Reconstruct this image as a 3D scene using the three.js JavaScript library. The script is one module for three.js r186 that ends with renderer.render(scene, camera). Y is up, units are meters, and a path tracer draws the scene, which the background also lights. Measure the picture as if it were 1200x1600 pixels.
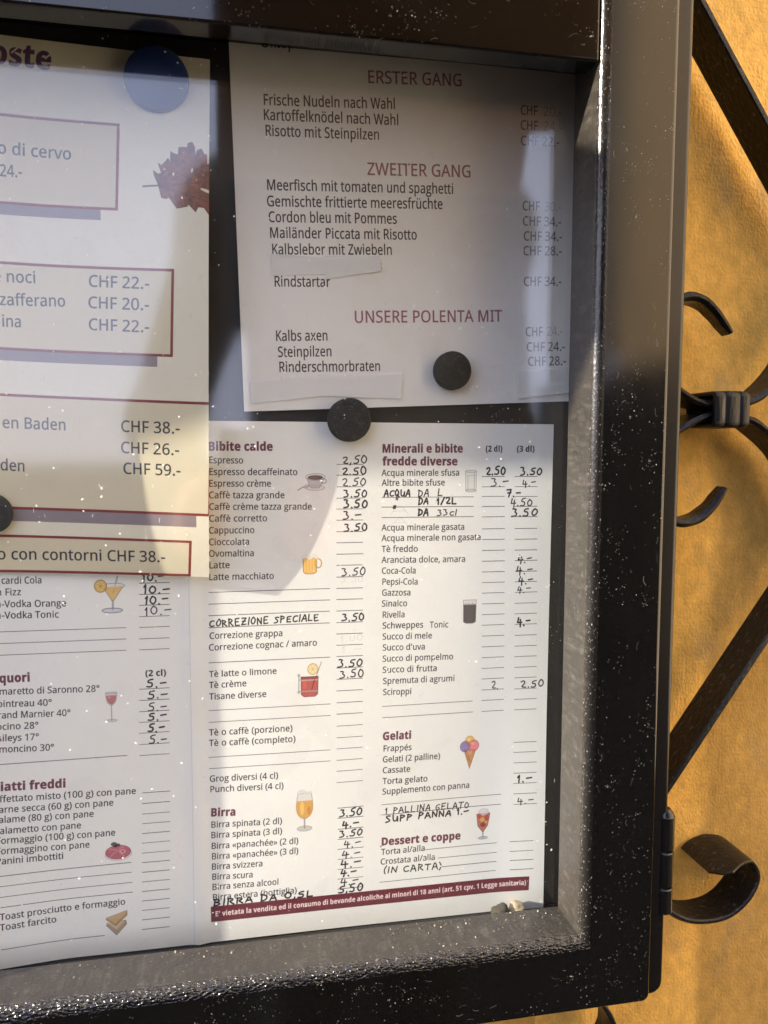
import * as THREE from 'three';
import { mergeGeometries, toCreasedNormals, mergeVertices } from 'three/addons/utils/BufferGeometryUtils.js';
import { MarchingCubes } from 'three/addons/objects/MarchingCubes.js';
import { RoundedBoxGeometry } from 'three/addons/geometries/RoundedBoxGeometry.js';
import { ImprovedNoise } from 'three/addons/math/ImprovedNoise.js';

// ---------------------------------------------------------------- camera, sky, sun, exposure
const scene = new THREE.Scene();
const DEG = Math.PI / 180;
const camera = new THREE.PerspectiveCamera(66.72, 0.75, 0.01, 300);
camera.position.set(0, 0, 0.485);
camera.rotation.set(-4.770 * DEG, -10.734 * DEG, 0.078 * DEG, 'YXZ');
camera.focus = 0.455;
camera.userData.fStop = 14;

const SUN = new THREE.Vector3(-3.2, 1.18, 1).normalize();
const SKY_LOW = [0.84, 0.87, 1.10], SKY_HIGH = [0.66, 0.77, 1.14], SKY_GAIN = 0.98;
{
  const W = 512, H = 256, data = new Float32Array(W * H * 4);
  for (let j = 0; j < H; j++) for (let i = 0; i < W; i++) {
    const el = ((j + 0.5) / H - 0.5) * Math.PI, az = ((i + 0.5) / W - 0.5) * 2 * Math.PI;
    const d = new THREE.Vector3(Math.cos(el) * Math.cos(az), Math.sin(el), Math.cos(el) * Math.sin(az));
    const up = Math.max(0, d.y), t = Math.pow(up, 0.55);
    const near = Math.pow(Math.max(0, d.dot(SUN)), 6);
    for (let c = 0; c < 3; c++) {
      let v = SKY_LOW[c] * (1 - t) + SKY_HIGH[c] * t;
      v += near * [0.9, 0.75, 0.55][c] * 0.5;
      data[(j * W + i) * 4 + c] = v * SKY_GAIN;
    }
    data[(j * W + i) * 4 + 3] = 1;
  }
  const sky = new THREE.DataTexture(data, W, H, THREE.RGBAFormat, THREE.FloatType);
  sky.mapping = THREE.EquirectangularReflectionMapping;
  sky.magFilter = sky.minFilter = THREE.LinearFilter;
  sky.needsUpdate = true;
  scene.background = sky;
  scene.environment = sky;
}
const sun = new THREE.DirectionalLight(new THREE.Color().setRGB(1, 0.9, 0.76), 5);
sun.position.copy(SUN).multiplyScalar(4);
sun.castShadow = true;
sun.shadow.radius = 1.1;
sun.shadow.mapSize.set(4096, 4096);
Object.assign(sun.shadow.camera, { left: -1.2, right: 1.2, top: 1.2, bottom: -1.2, near: 0.1, far: 12 });
scene.add(sun);

const renderer = new THREE.WebGLRenderer({ antialias: true });
renderer.setSize(768, 1024);
renderer.shadowMap.enabled = true;
renderer.toneMapping = THREE.LinearToneMapping;
renderer.toneMappingExposure = 2.25;

// ---------------------------------------------------------------- helpers
let seed = 20240917;
const rnd = () => { seed = (seed * 1664525 + 1013904223) >>> 0; return seed / 4294967296; };
const rr = (a, b) => a + (b - a) * rnd();
const noise = new ImprovedNoise();
const fbm = (x, y, z = 0, o = 4) => { let s = 0, a = 0.5, k = 1; for (let i = 0; i < o; i++) { s += a * noise.noise(x * k, y * k, z + i * 7.3); a *= 0.5; k *= 2.03; } return s; };
const sm = (t) => { t = Math.min(1, Math.max(0, t)); return t * t * (3 - 2 * t); };

function add(name, geometry, material, parent = scene) {
  const m = new THREE.Mesh(geometry, material);
  m.name = name; m.castShadow = m.receiveShadow = true;
  parent.add(m);
  return m;
}
function thing(name, label, category, group) {
  const g = new THREE.Group(); g.name = name; scene.add(g);
  return tag(g, label, category, group);
}
function tag(o, label, category, group) {
  o.userData.label = label; o.userData.category = category;
  if (group) o.userData.group = group;
  return o;
}
function canvas(w, h, draw) {
  const c = document.createElement('canvas'); c.width = w; c.height = h;
  draw(c.getContext('2d'), w, h);
  return c;
}
function canvasTex(c, srgb = true) {
  const t = new THREE.CanvasTexture(c);
  t.wrapS = t.wrapT = THREE.RepeatWrapping;
  t.magFilter = THREE.LinearFilter; t.anisotropy = 8;
  if (srgb) t.colorSpace = THREE.SRGBColorSpace;
  return t;
}
function dataTex(w, h, fn, srgb = true) {           // fn(x, y) -> [r, g, b] or one number, 0..1
  const d = new Uint8Array(w * h * 4);
  for (let y = 0; y < h; y++) for (let x = 0; x < w; x++) {
    const v = fn(x, y), i = (y * w + x) * 4, a = typeof v === 'number' ? [v, v, v] : v;
    for (let c = 0; c < 3; c++) d[i + c] = Math.max(0, Math.min(255, Math.round(a[c] * 255)));
    d[i + 3] = 255;
  }
  const t = new THREE.DataTexture(d, w, h);
  t.wrapS = t.wrapT = THREE.RepeatWrapping; t.magFilter = THREE.LinearFilter; t.needsUpdate = true;
  if (srgb) t.colorSpace = THREE.SRGBColorSpace;
  return t;
}
const crease = (g, a) => { g.scale(1000, 1000, 1000); const o = toCreasedNormals(g, a); o.scale(0.001, 0.001, 0.001); return o; };   // welds at a hundredth of a unit, so in millimetres
const lin = (r, g, b) => new THREE.Color().setRGB(r, g, b);
const std = (o) => new THREE.MeshStandardMaterial(o);

function geom(pos, uv, idx) {                        // drops triangles without area
  const p = [], u = [];
  const A = new THREE.Vector3(), B = new THREE.Vector3(), C = new THREE.Vector3();
  for (let i = 0; i < idx.length; i += 3) {
    A.fromArray(pos, idx[i] * 3); B.fromArray(pos, idx[i + 1] * 3); C.fromArray(pos, idx[i + 2] * 3);
    if (B.clone().sub(A).cross(C.clone().sub(A)).length() < 1e-12) continue;
    for (const k of [idx[i], idx[i + 1], idx[i + 2]]) { p.push(pos[k * 3], pos[k * 3 + 1], pos[k * 3 + 2]); u.push(uv[k * 2], uv[k * 2 + 1]); }
  }
  const g = new THREE.BufferGeometry();
  g.setAttribute('position', new THREE.Float32BufferAttribute(p, 3));
  g.setAttribute('uv', new THREE.Float32BufferAttribute(u, 2));
  g.computeVertexNormals();
  return g;
}

// one side of a mitred rectangular frame: rings = [{l, r, b, t, z, rad}], walked from the opening outwards
const SIDES = { bottom: 0, right: 1, top: 2, left: 3 };
function frameSide(rings, side, flip = false, M = 6) {
  const pos = [], uv = [], idx = [];
  const corner = (R, k) => {                          // arc points of corner k (0 bottom left, 1 bottom right, 2 top right, 3 top left)
    const cx = k === 0 || k === 3 ? R.l + R.rad : R.r - R.rad, cy = k < 2 ? R.b + R.rad : R.t - R.rad, a0 = (180 + 90 * k) * DEG, out = [];
    for (let i = 0; i <= M; i++) { const a = a0 + (i / M) * 90 * DEG; out.push([cx + R.rad * Math.cos(a), cy + R.rad * Math.sin(a)]); }
    return out;
  };
  const s = SIDES[side], n = M + 2, h = M / 2;
  let arc = 0;
  rings.forEach((R, k) => {
    if (k) { const q = rings[k - 1]; arc += Math.hypot(R.z - q.z, side === 'bottom' ? R.b - q.b : side === 'top' ? R.t - q.t : side === 'right' ? R.r - q.r : R.l - q.l); }
    const pts = [...corner(R, s).slice(h), ...corner(R, (s + 1) % 4).slice(0, h + 1)];
    for (const [x, y] of pts) { pos.push(x, y, R.z); uv.push(arc, side === 'left' || side === 'right' ? y + 0.33 : x + 0.27); }
  });
  for (let k = 0; k + 1 < rings.length; k++) for (let i = 0; i + 1 < n; i++) {
    const a = k * n + i, b = a + 1, c = a + n, d = c + 1;
    if (flip) idx.push(a, c, b, b, c, d); else idx.push(a, b, c, b, d, c);
  }
  return crease(geom(pos, uv, idx), 40 * DEG);
}

// a flat bar swept along a path: pts = [[x, y, t, z0, z1]] in millimetres, t = thickness in the plane of the wall
function strap(pts, sub = 6, round = 0.3, wob = 0.0) {
  const P = pts.map((q) => new THREE.Vector3(q[0], q[1], 0));
  const curve = new THREE.CatmullRomCurve3(P, false, 'centripetal');
  const n = (pts.length - 1) * sub, pos = [], uv = [], idx = [];
  let len = 0, last = null, m = 0;
  for (let i = 0; i <= n; i++) {
    const f = i / n, k = Math.min(pts.length - 2, Math.floor(f * (pts.length - 1))), w = f * (pts.length - 1) - k;
    const mixv = (j) => pts[k][j] * (1 - w) + pts[k + 1][j] * w;
    const c = curve.getPoint(f), tn = curve.getTangent(f), nx = -tn.y, ny = tn.x;
    const t = mixv(2), z0 = mixv(3), z1 = mixv(4), e = Math.min(t, z1 - z0) * round;
    if (last) len += c.distanceTo(last); last = c.clone();
    const j = () => (wob ? 1 + wob * noise.noise(c.x * 0.13, c.y * 0.13, m++ * 3.1) : 1);
    m = 0;
    const sec = [[-t / 2, z0 + e], [-t / 2, z1 - e], [-t / 2 + e, z1], [t / 2 - e, z1], [t / 2, z1 - e], [t / 2, z0 + e], [t / 2 - e, z0], [-t / 2 + e, z0], [-t / 2, z0 + e]];
    let per = 0;
    sec.forEach(([a, z], q) => {
      const b = a * j();
      pos.push((c.x + nx * b) / 1000, (c.y + ny * b) / 1000, z / 1000);
      if (q) per += Math.hypot(a - sec[q - 1][0], z - sec[q - 1][1]);
      uv.push(per / 1000, len / 1000);
    });
  }
  const S = 9;
  for (let i = 0; i < n; i++) for (let q = 0; q < S - 1; q++) { const a = i * S + q, b = a + 1, c = a + S, d = c + 1; idx.push(a, c, b, b, c, d); }
  for (const [base, fl] of [[0, false], [n * S, true]]) for (let q = 1; q < S - 2; q++) fl ? idx.push(base, base + q + 1, base + q) : idx.push(base, base + q, base + q + 1);
  for (let i = 0; i < idx.length; i += 3) { const t = idx[i + 1]; idx[i + 1] = idx[i + 2]; idx[i + 2] = t; }
  return crease(geom(pos, uv, idx), 38 * DEG);
}

// a sheet of paper: local millimetres from its top left corner along ex (right) and ey (down); zf(X, Y) in metres is its front
function sheet(P, nx, ny, rag = 0) {
  const pos = [], uv = [], idx = [], at = (i, j) => j * (nx + 1) + i, N = (nx + 1) * (ny + 1), T = 0.00022;
  for (const back of [0, 1]) for (let j = 0; j <= ny; j++) for (let i = 0; i <= nx; i++) {
    const s = i / nx, t = j / ny, x = P.o[0] + P.ex[0] * s * P.w + P.ey[0] * t * P.h, y = P.o[1] + P.ex[1] * s * P.w + P.ey[1] * t * P.h;
    pos.push(x / 1000, y / 1000, P.zf(x / 1000, y / 1000) - back * T); uv.push(s, 1 - t);
  }
  const front = [], rest = [];
  for (let j = 0; j < ny; j++) for (let i = 0; i < nx; i++) {
    const a = at(i, j), b = at(i + 1, j), c = at(i, j + 1), d = at(i + 1, j + 1);
    front.push(a, c, b, b, c, d); rest.push(a + N, b + N, c + N, b + N, d + N, c + N);
  }
  const rim = (a, b) => rest.push(a, b, a + N, b, b + N, a + N);
  for (let i = 0; i < nx; i++) { rim(at(i, 0), at(i + 1, 0)); rim(at(i + 1, ny), at(i, ny)); }
  for (let j = 0; j < ny; j++) { rim(at(0, j + 1), at(0, j)); rim(at(nx, j), at(nx, j + 1)); }
  const g = new THREE.BufferGeometry();
  g.setAttribute('position', new THREE.Float32BufferAttribute(pos, 3));
  g.setAttribute('uv', new THREE.Float32BufferAttribute(uv, 2));
  g.setIndex(front); g.computeVertexNormals();                      // smooth front
  const nrm = g.attributes.normal.array.slice();
  for (let k = 0; k < N * 3; k++) nrm[N * 3 + k] = -nrm[k];
  g.setAttribute('normal', new THREE.Float32BufferAttribute(nrm, 3));
  g.setIndex([...front, ...rest]);
  g.addGroup(0, front.length, 0); g.addGroup(front.length, rest.length, 1);
  return g;
}
const place = (P, x, y) => [P.o[0] + P.ex[0] * x + P.ey[0] * y, P.o[1] + P.ex[1] * x + P.ey[1] * y];   // page millimetres -> world millimetres

// ---------------------------------------------------------------- the writing on the sheets
const DRINKS_TEXT = [
  ['b',"Bibite calde",199.9,16.3,35.9,-0.1],
  ['r',"Espresso",200.1,23.3,19.2,0.2],
  ['r',"Espresso decaffeinato",200.1,29.9,49.5,0.2],
  ['r',"Espresso crème",200.0,36.4,34.7,0.2],
  ['r',"Caffè tazza grande",199.9,42.9,42.4,0.3],
  ['r',"Caffè crème tazza grande",199.9,49.4,57.9,0.5],
  ['r',"Caffè corretto",199.8,56.0,32.6,0.3],
  ['r',"Cappuccino",199.7,62.7,25.5,0.2],
  ['r',"Cioccolata",199.6,69.3,22.7,0.2],
  ['r',"Ovomaltina",199.5,75.8,25.4,0.3],
  ['r',"Latte",199.4,82.4,11.9,0.1],
  ['r',"Latte macchiato",199.3,89.1,36.7,0.4],
  ['h',"CORREZIONE SPECIALE",199.0,116.0,62.9,-1.1],
  ['r',"Correzione grappa",199.2,122.8,41.6,0.1],
  ['r',"Correzione cognac / amaro",198.8,129.5,61.8,-0.1],
  ['r',"Tè latte o limone",198.9,144.9,38.3,-0.0],
  ['r',"Tè crème",198.8,151.4,21.2,-0.1],
  ['r',"Tisane diverse",198.8,158.1,32.4,0.1],
  ['r',"Tè o caffè (porzione)",198.4,179.2,47.7,0.2],
  ['r',"Tè o caffè (completo)",198.3,185.4,49.5,0.5],
  ['r',"Grog diversi (4 cl)",198.2,206.6,39.4,0.6],
  ['r',"Punch diversi (4 cl)",198.3,212.9,42.4,0.7],
  ['b',"Birra",198.5,227.3,14.6,0.5],
  ['r',"Birra spinata (2 dl)",198.6,234.1,41.1,0.8],
  ['r',"Birra spinata (3 dl)",198.5,240.4,41.2,0.7],
  ['r',"Birra «panachée» (2 dl)",198.6,246.9,50.6,1.0],
  ['r',"Birra «panachée» (3 dl)",198.7,253.2,50.5,0.9],
  ['r',"Birra svizzera",198.6,259.4,29.8,0.6],
  ['r',"Birra scura",198.7,265.5,23.9,0.8],
  ['r',"Birra senza alcool",198.8,271.7,38.8,0.5],
  ['r',"Birra estera (bottiglia)",198.9,278.0,49.3,0.6],
  ['h',"BIRRA DA 0,5L",199.0,281.5,59.5,0.1],
  ['w',"E' vietata la vendita ed il consumo di bevande alcoliche ai minori di 18 anni (art. 51 cpv. 1 Legge sanitaria)",200.4,287.9,191.2,-0.2],
  ['h',"2,50",274.6,23.9,15.5,-0.2],
  ['h',"2.50",274.4,30.2,15.4,-0.2],
  ['h',"2.50",274.6,36.8,14.6,-0.1],
  ['h',"3.50",275.6,43.3,14.4,-0.1],
  ['h',"3.50",275.7,49.4,14.6,-0.0],
  ['h',"3.-",275.2,56.0,11.4,-0.1],
  ['h',"3.50",275.8,62.8,14.7,0.0],
  ['h',"3.50",274.5,89.0,14.8,0.0],
  ['h',"3.50",274.5,115.7,14.2,0.2],
  ['h',"3.50",272.0,143.3,15.6,-0.0],
  ['h',"3.50",273.2,149.5,15.3,0.0],
  ['h',"3.50",273.2,233.8,14.1,0.0],
  ['h',"4.-",274.6,240.7,11.0,-0.2],
  ['h',"3.50",273.2,246.5,14.4,0.1],
  ['h',"4.-",275.7,253.1,11.1,-0.2],
  ['h',"4.-",274.4,259.8,12.4,-0.4],
  ['h',"4.-",273.6,265.5,13.6,-0.0],
  ['h',"4.-",273.6,271.0,10.7,-0.1],
  ['h',"4.-",273.6,276.8,12.1,-0.1],
  ['h',"5,50",272.5,281.3,15.8,0.1],
  ['b',"Minerali e bibite",298.2,17.1,48.9,-0.2],
  ['b',"fredde diverse",298.6,24.4,45.3,-0.0],
  ['n',"(2 dl)",360.9,16.5,10.6,-0.0],
  ['n',"(3 dl)",380.2,16.4,11.2,-0.0],
  ['r',"Acqua minerale sfusa",298.2,30.7,46.9,-0.1],
  ['r',"Altre bibite sfuse",298.3,36.5,38.0,-0.1],
  ['h',"ACQUA",299.4,42.9,16.1,-0.1],
  ['h',"DA",319.7,42.9,7.0,0.1],
  ['h',"L",331.4,42.8,3.9,0.0],
  ['h',"\"",306.0,48.2,2.7,0.0],
  ['h',"DA",319.8,47.6,6.6,-0.1],
  ['h',"1/2L",331.1,47.7,12.8,-0.3],
  ['h',"\"",304.1,53.1,2.7,0.0],
  ['h',"DA",319.8,54.2,6.6,-0.1],
  ['h',"33cl",331.1,54.3,12.6,-0.0],
  ['r',"Acqua minerale gasata",298.4,62.7,50.2,0.1],
  ['r',"Acqua minerale non gasata",298.4,68.9,60.4,0.2],
  ['r',"Tè freddo",298.5,75.3,21.8,0.2],
  ['r',"Aranciata dolce, amara",298.5,81.8,50.9,0.3],
  ['r',"Coca-Cola",298.5,88.2,20.8,0.2],
  ['r',"Pepsi-Cola",298.6,94.7,21.9,0.4],
  ['r',"Gazzosa",298.6,101.2,17.6,0.3],
  ['r',"Sinalco",298.6,107.7,15.5,0.2],
  ['r',"Rivella",298.9,114.4,13.9,0.2],
  ['r',"Schweppes",299.1,120.9,24.9,0.2],
  ['r',"Tonic",327.9,121.4,11.5,0.1],
  ['r',"Succo di mele",299.1,127.5,30.3,0.4],
  ['r',"Succo d'uva",299.2,134.1,26.1,0.4],
  ['r',"Succo di pompelmo",299.2,140.8,43.5,0.5],
  ['r',"Succo di frutta",299.2,147.5,33.6,0.5],
  ['r',"Spremuta di agrumi",299.5,154.3,44.4,0.5],
  ['r',"Sciroppi",299.5,161.0,17.7,0.4],
  ['b',"Gelati",299.4,188.4,17.9,0.4],
  ['r',"Frappés",299.7,195.5,17.9,0.4],
  ['r',"Gelati (2 palline)",299.5,202.2,35.9,0.6],
  ['r',"Cassate",299.5,208.9,17.3,0.4],
  ['r',"Torta gelato",299.6,215.6,28.1,0.7],
  ['r',"Supplemento con panna",299.4,222.1,55.1,0.6],
  ['h',"1 PALLINA GELATO",300.9,234.4,53.5,1.1],
  ['h',"SUPP PANNA 1.-",301.1,239.8,53.3,-0.6],
  ['b',"Dessert e coppe",298.8,253.9,50.3,1.0],
  ['r',"Torta al/alla",299.0,259.9,27.5,0.1],
  ['r',"Crostata al/alla",298.5,266.0,34.5,0.4],
  ['h',"(IN CARTA)",300.1,271.8,37.2,0.9],
  ['h',"2.50",360.8,30.5,13.0,-0.2],
  ['h',"3.50",382.3,30.6,14.3,-0.2],
  ['h',"3.-",363.9,37.1,12.1,-0.1],
  ['h',"4.-",383.8,37.4,9.0,-0.1],
  ['h',"7.-",374.0,43.5,9.3,-0.1],
  ['h',"4.50",376.4,49.3,14.6,-0.2],
  ['h',"3.50",376.9,55.3,17.5,0.0],
  ['h',"4.-",381.5,83.8,9.8,-0.4],
  ['h',"4.-",380.8,90.3,11.1,-0.1],
  ['h',"4.-",382.2,96.6,10.3,-0.1],
  ['h',"4.-",381.5,102.1,9.3,-0.1],
  ['h',"4.-",382.3,122.3,8.9,-0.1],
  ['h',"2.",366.6,161.1,5.3,0.1],
  ['h',"2.50",385.2,161.3,15.9,0.0],
  ['h',"1.-",384.3,221.4,10.5,-0.2],
  ['h',"4.-",384.6,235.2,11.2,-0.1],
  ['r',"cardi Cola",90.4,88.2,20.8,0.2],
  ['r',"n Fizz",87.6,94.5,12.8,0.1],
  ['r',"n-Vodka Orange",87.1,101.0,36.3,0.4],
  ['r',"n-Vodka Tonic",86.9,107.1,32.5,0.4],
  ['h',"10.-",163.1,88.9,12.5,-0.2],
  ['h',"10.-",163.4,95.6,14.9,-0.1],
  ['h',"10.-",163.9,101.7,13.8,-0.1],
  ['h',"10.-",163.8,108.1,15.3,-0.2],
  ['n',"(2 cl)",163.9,142.6,11.5,0.1],
  ['b',"quori",87.7,142.2,16.0,0.1],
  ['r',"maretto di Saronno 28°",87.4,149.0,52.3,1.0],
  ['r',"ointreau 40°",86.3,155.8,28.2,0.7],
  ['r',"rand Marnier 40°",86.4,162.1,37.6,0.8],
  ['r',"ocino 28°",85.5,168.4,21.8,0.5],
  ['r',"aileys 17°",85.6,174.8,21.7,0.6],
  ['r',"moncino 30°",86.4,181.1,28.5,0.8],
  ['h',"5.-",164.1,149.3,11.5,-0.1],
  ['h',"5.-",164.5,156.0,11.7,-0.1],
  ['h',"5.-",164.6,162.8,11.0,-0.0],
  ['h',"5.-",164.5,168.3,11.0,-0.0],
  ['h',"5.-",164.3,175.2,9.8,-0.1],
  ['h',"5.-",164.8,181.9,10.5,-0.0],
  ['b',"iatti freddi",86.4,202.6,34.1,0.9],
  ['r',"ffettato misto (100 g) con pane",85.8,209.0,71.9,1.6],
  ['r',"arne secca (60 g) con pane",85.3,215.0,60.1,1.4],
  ['r',"alame (80 g) con pane",85.1,220.7,49.6,1.2],
  ['r',"salametto con pane",83.2,226.9,44.6,1.0],
  ['r',"Formaggio (100 g) con pane",83.4,232.5,62.6,1.5],
  ['r',"Formaggino con pane",83.2,238.3,48.9,1.3],
  ['r',"Panini imbottiti",83.0,244.0,35.1,0.7],
  ['r',"Toast prosciutto e formaggio",84.5,275.4,66.1,-0.2],
  ['r',"Toast farcito",84.4,281.3,29.1,-0.2]];
const DRINKS_LINES = [[199.3,96.2,268.1],[199.2,102.9,268.1],[199.1,109.5,267.9],[199.0,116.4,267.9],[198.7,136.7,268.1],[198.4,164.6,268.3],[198.3,171.5,268.3],[198.0,192.2,268.1],[198.2,198.9,268.1],[298.3,43.3,353.8],[298.3,49.0,353.9],[298.4,55.1,354.0],[299.3,168.0,355.3],[299.4,174.9,355.6],[299.1,228.5,374.6],[299.1,234.9,374.6],[326.5,259.5,372.5],[334.7,265.7,372.6],[337.2,271.5,372.3],[298.1,277.3,372.0],[88.9,114.5,154.4],[88.7,120.9,154.3],[88.5,127.3,154.1],[86.5,187.9,153.3],[84.4,250.8,154.2],[84.7,256.6,154.3],[84.7,262.6,154.5],[85.0,268.4,154.6],[84.9,292.4,138.9]];
const DRINKS_RULES = [
  {x0:271.9,x1:287.5,e0:271.9,y:[24.1,30.3,37.0,43.6,49.9,56.4,63.1,69.5,76.2,82.7,89.6,96.3,102.8,109.6,116.5,123.2,129.9,136.6,143.4,150.2,157.1,164.2,171.0,178.2,185.2,191.9,198.9,205.5,212.4]},
  {x0:272.5,x1:288.1,e0:272.5,y:[228.2,234.5,241.3,247.6,253.8,260.2,266.4,272.6,278.9]},
  {x0:358.8,x1:373.0,e0:361.1,y:[31.3,37.4,43.2,49.2,55.4,62.6,69.0,75.6,82.1,88.6,95.1,101.5,108.1,114.7,121.2,127.9,134.6,141.3,148.0,154.6,161.5,168.1,175.0]},
  {x0:379.3,x1:393.5,e0:382.1,y:[31.3,37.4,43.3,49.3,55.5,62.7,69.2,75.8,82.2,88.8,95.2,101.7,108.4,114.9,121.5,128.3,135.0,141.6,148.3,154.9,161.9,168.5,175.1]},
  {x0:382.1,x1:396.8,e0:382.9,y:[195.8,202.2,208.9,215.5,222.1,228.7,235.5]},
  {x0:380.7,x1:395.7,e0:381.0,y:[259.3,265.6,271.5,277.5]},
  {x0:161.8,x1:178.2,e0:159.8,y:[89.8,96.1,102.2,108.6,114.7,121.2,127.4,150.0,156.5,163.0,169.2,175.5,182.1,188.5]},
  {x0:160.9,x1:176.3,e0:159.3,y:[210.5,216.7,222.9,228.6,234.4,240.1,246.0,251.6,257.3,263.0,268.7,274.3,279.9,285.5,291.2]}];
const GERMAN_TEXT = [
  ['g',"Oktopus und",16.8,17.6,39.2,-0.6],
  ['k',"ERSTER GANG",74.5,33.8,54.8,-0.1],
  ['g',"Frische Nudeln nach Wahl",16.9,47.5,73.5,-0.2],
  ['g',"Kartoffelknödel nach Wahl",16.6,55.4,75.5,0.5],
  ['g',"Risotto mit Steinpilzen",17.2,63.7,63.7,0.4],
  ['p',"CHF",163.5,47.8,10.7,0.2],
  ['q',"20.-",177.4,48.0,11.8,0.1],
  ['p',"CHF",163.4,56.1,10.9,0.2],
  ['q',"24.-",177.3,56.2,11.9,0.3],
  ['p',"CHF 22.-",163.4,64.7,24.2,0.2],
  ['k',"ZWEITER GANG",73.1,83.2,60.7,0.1],
  ['g',"Meerfisch mit tomaten und spaghetti",16.9,92.5,106.3,0.1],
  ['g',"Gemischte frittierte meeresfrüchte",16.7,101.2,100.0,-0.1],
  ['g',"Cordon bleu mit Pommes",17.3,109.6,72.4,0.0],
  ['g',"Mailänder Piccata mit Risotto",17.5,118.1,83.7,0.2],
  ['g',"Kalbsleber mit Zwiebeln",18.3,127.0,68.3,-0.2],
  ['p',"CHF",164.3,101.1,11.0,0.2],
  ['q',"30.-",178.1,101.3,10.4,0.2],
  ['p',"CHF 34.-",164.4,109.7,24.2,0.3],
  ['p',"CHF 34.-",164.9,118.2,24.3,0.2],
  ['p',"CHF 28.-",164.6,126.6,24.3,0.1],
  ['q',"Kalbsnieren mit Reis",18.4,135.7,62.3,-0.2],
  ['g',"Rindstartar",18.9,144.3,31.5,0.3],
  ['p',"CHF 34.-",164.8,144.2,23.8,0.1],
  ['k',"UNSERE POLENTA MIT",63.1,164.5,88.3,0.1],
  ['g',"Kalbs axen",18.6,174.0,29.7,0.1],
  ['g',"Steinpilzen",19.6,182.8,30.7,0.1],
  ['g',"Rinderschmorbraten",19.8,191.1,58.2,0.6],
  ['p',"CHF",165.7,173.5,11.0,-0.0],
  ['q',"24.-",179.1,173.3,10.1,-0.2],
  ['p',"CHF 24.-",166.2,182.2,24.4,0.1],
  ['p',"CHF 28.-",166.9,190.7,24.3,0.1],
  ['q',"Hirschpfeffer",20.3,199.6,36.5,0.6]];
const STRIPS = [[18.3,127.0,47.5,128.7,48.1,137.9,18.2,138.6],[47.5,128.1,78.8,127.7,79.1,136.2,48.0,140.5],[3.7,196.5,41.2,193.9,42.3,205.2,4.4,208.5],[41.2,193.3,90.1,193.8,89.2,208.2,42.3,205.0],[159.9,194.3,191.8,192.4,192.7,207.6,160.1,209.9]];
const CREAM_TEXT = [
  ['c',"o di cervo",93.5,58.1,36.8,0.4],
  ['c',"24.-",94.5,69.4,11.2,-0.2],
  ['c',"e noci",90.0,122.7,21.8,-0.5],
  ['c',"CHF 22.-",138.1,122.7,31.6,0.3],
  ['c',"zafferano",93.2,134.4,33.4,-0.9],
  ['c',"CHF 20.-",137.7,133.7,31.9,0.2],
  ['c',"ina",93.9,145.4,10.2,-0.1],
  ['c',"CHF 22.-",137.8,145.0,31.8,0.2],
  ['c',"en Baden",93.2,198.0,32.7,-0.1],
  ['c',"CHF 38.-",153.9,197.4,31.3,-0.1],
  ['c',"CHF 26.-",153.7,208.6,31.1,0.1],
  ['c',"den",91.8,220.3,12.7,0.2],
  ['c',"CHF 59.-",154.8,219.7,30.6,-0.1],
  ['c',"o con contorni CHF 38.-",89.3,267.8,87.5,-0.7]];
const CREAM_BOXES = [[153.7,39.2,152.9,82.8],[181.7,113.2,180.9,157.0],[201.3,181.1,200.2,240.4],[190.1,255.5,189.4,274.3]];
const LEAF = [171.7,62.1,173.9,63.7,175.7,63.3,174.1,58.1,175.7,59.3,179.0,55.3,180.3,57.8,180.3,51.7,182.7,52.9,184.2,53.2,184.5,49.3,186.3,48.9,188.8,49.1,189.0,46.8,191.2,46.1,192.4,48.3,193.1,54.7,193.7,50.5,196.0,49.4,197.4,52.3,198.6,52.5,198.9,58.0,201.4,56.4,203.0,70.1,201.5,84.2,200.9,85.5,197.6,80.7,194.5,80.4,193.3,83.0,189.6,79.0,189.0,80.2,183.8,81.3,181.6,78.5,179.8,75.8,177.9,76.5,175.8,75.9,174.5,70.6,173.6,68.1,172.0,64.4];
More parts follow.
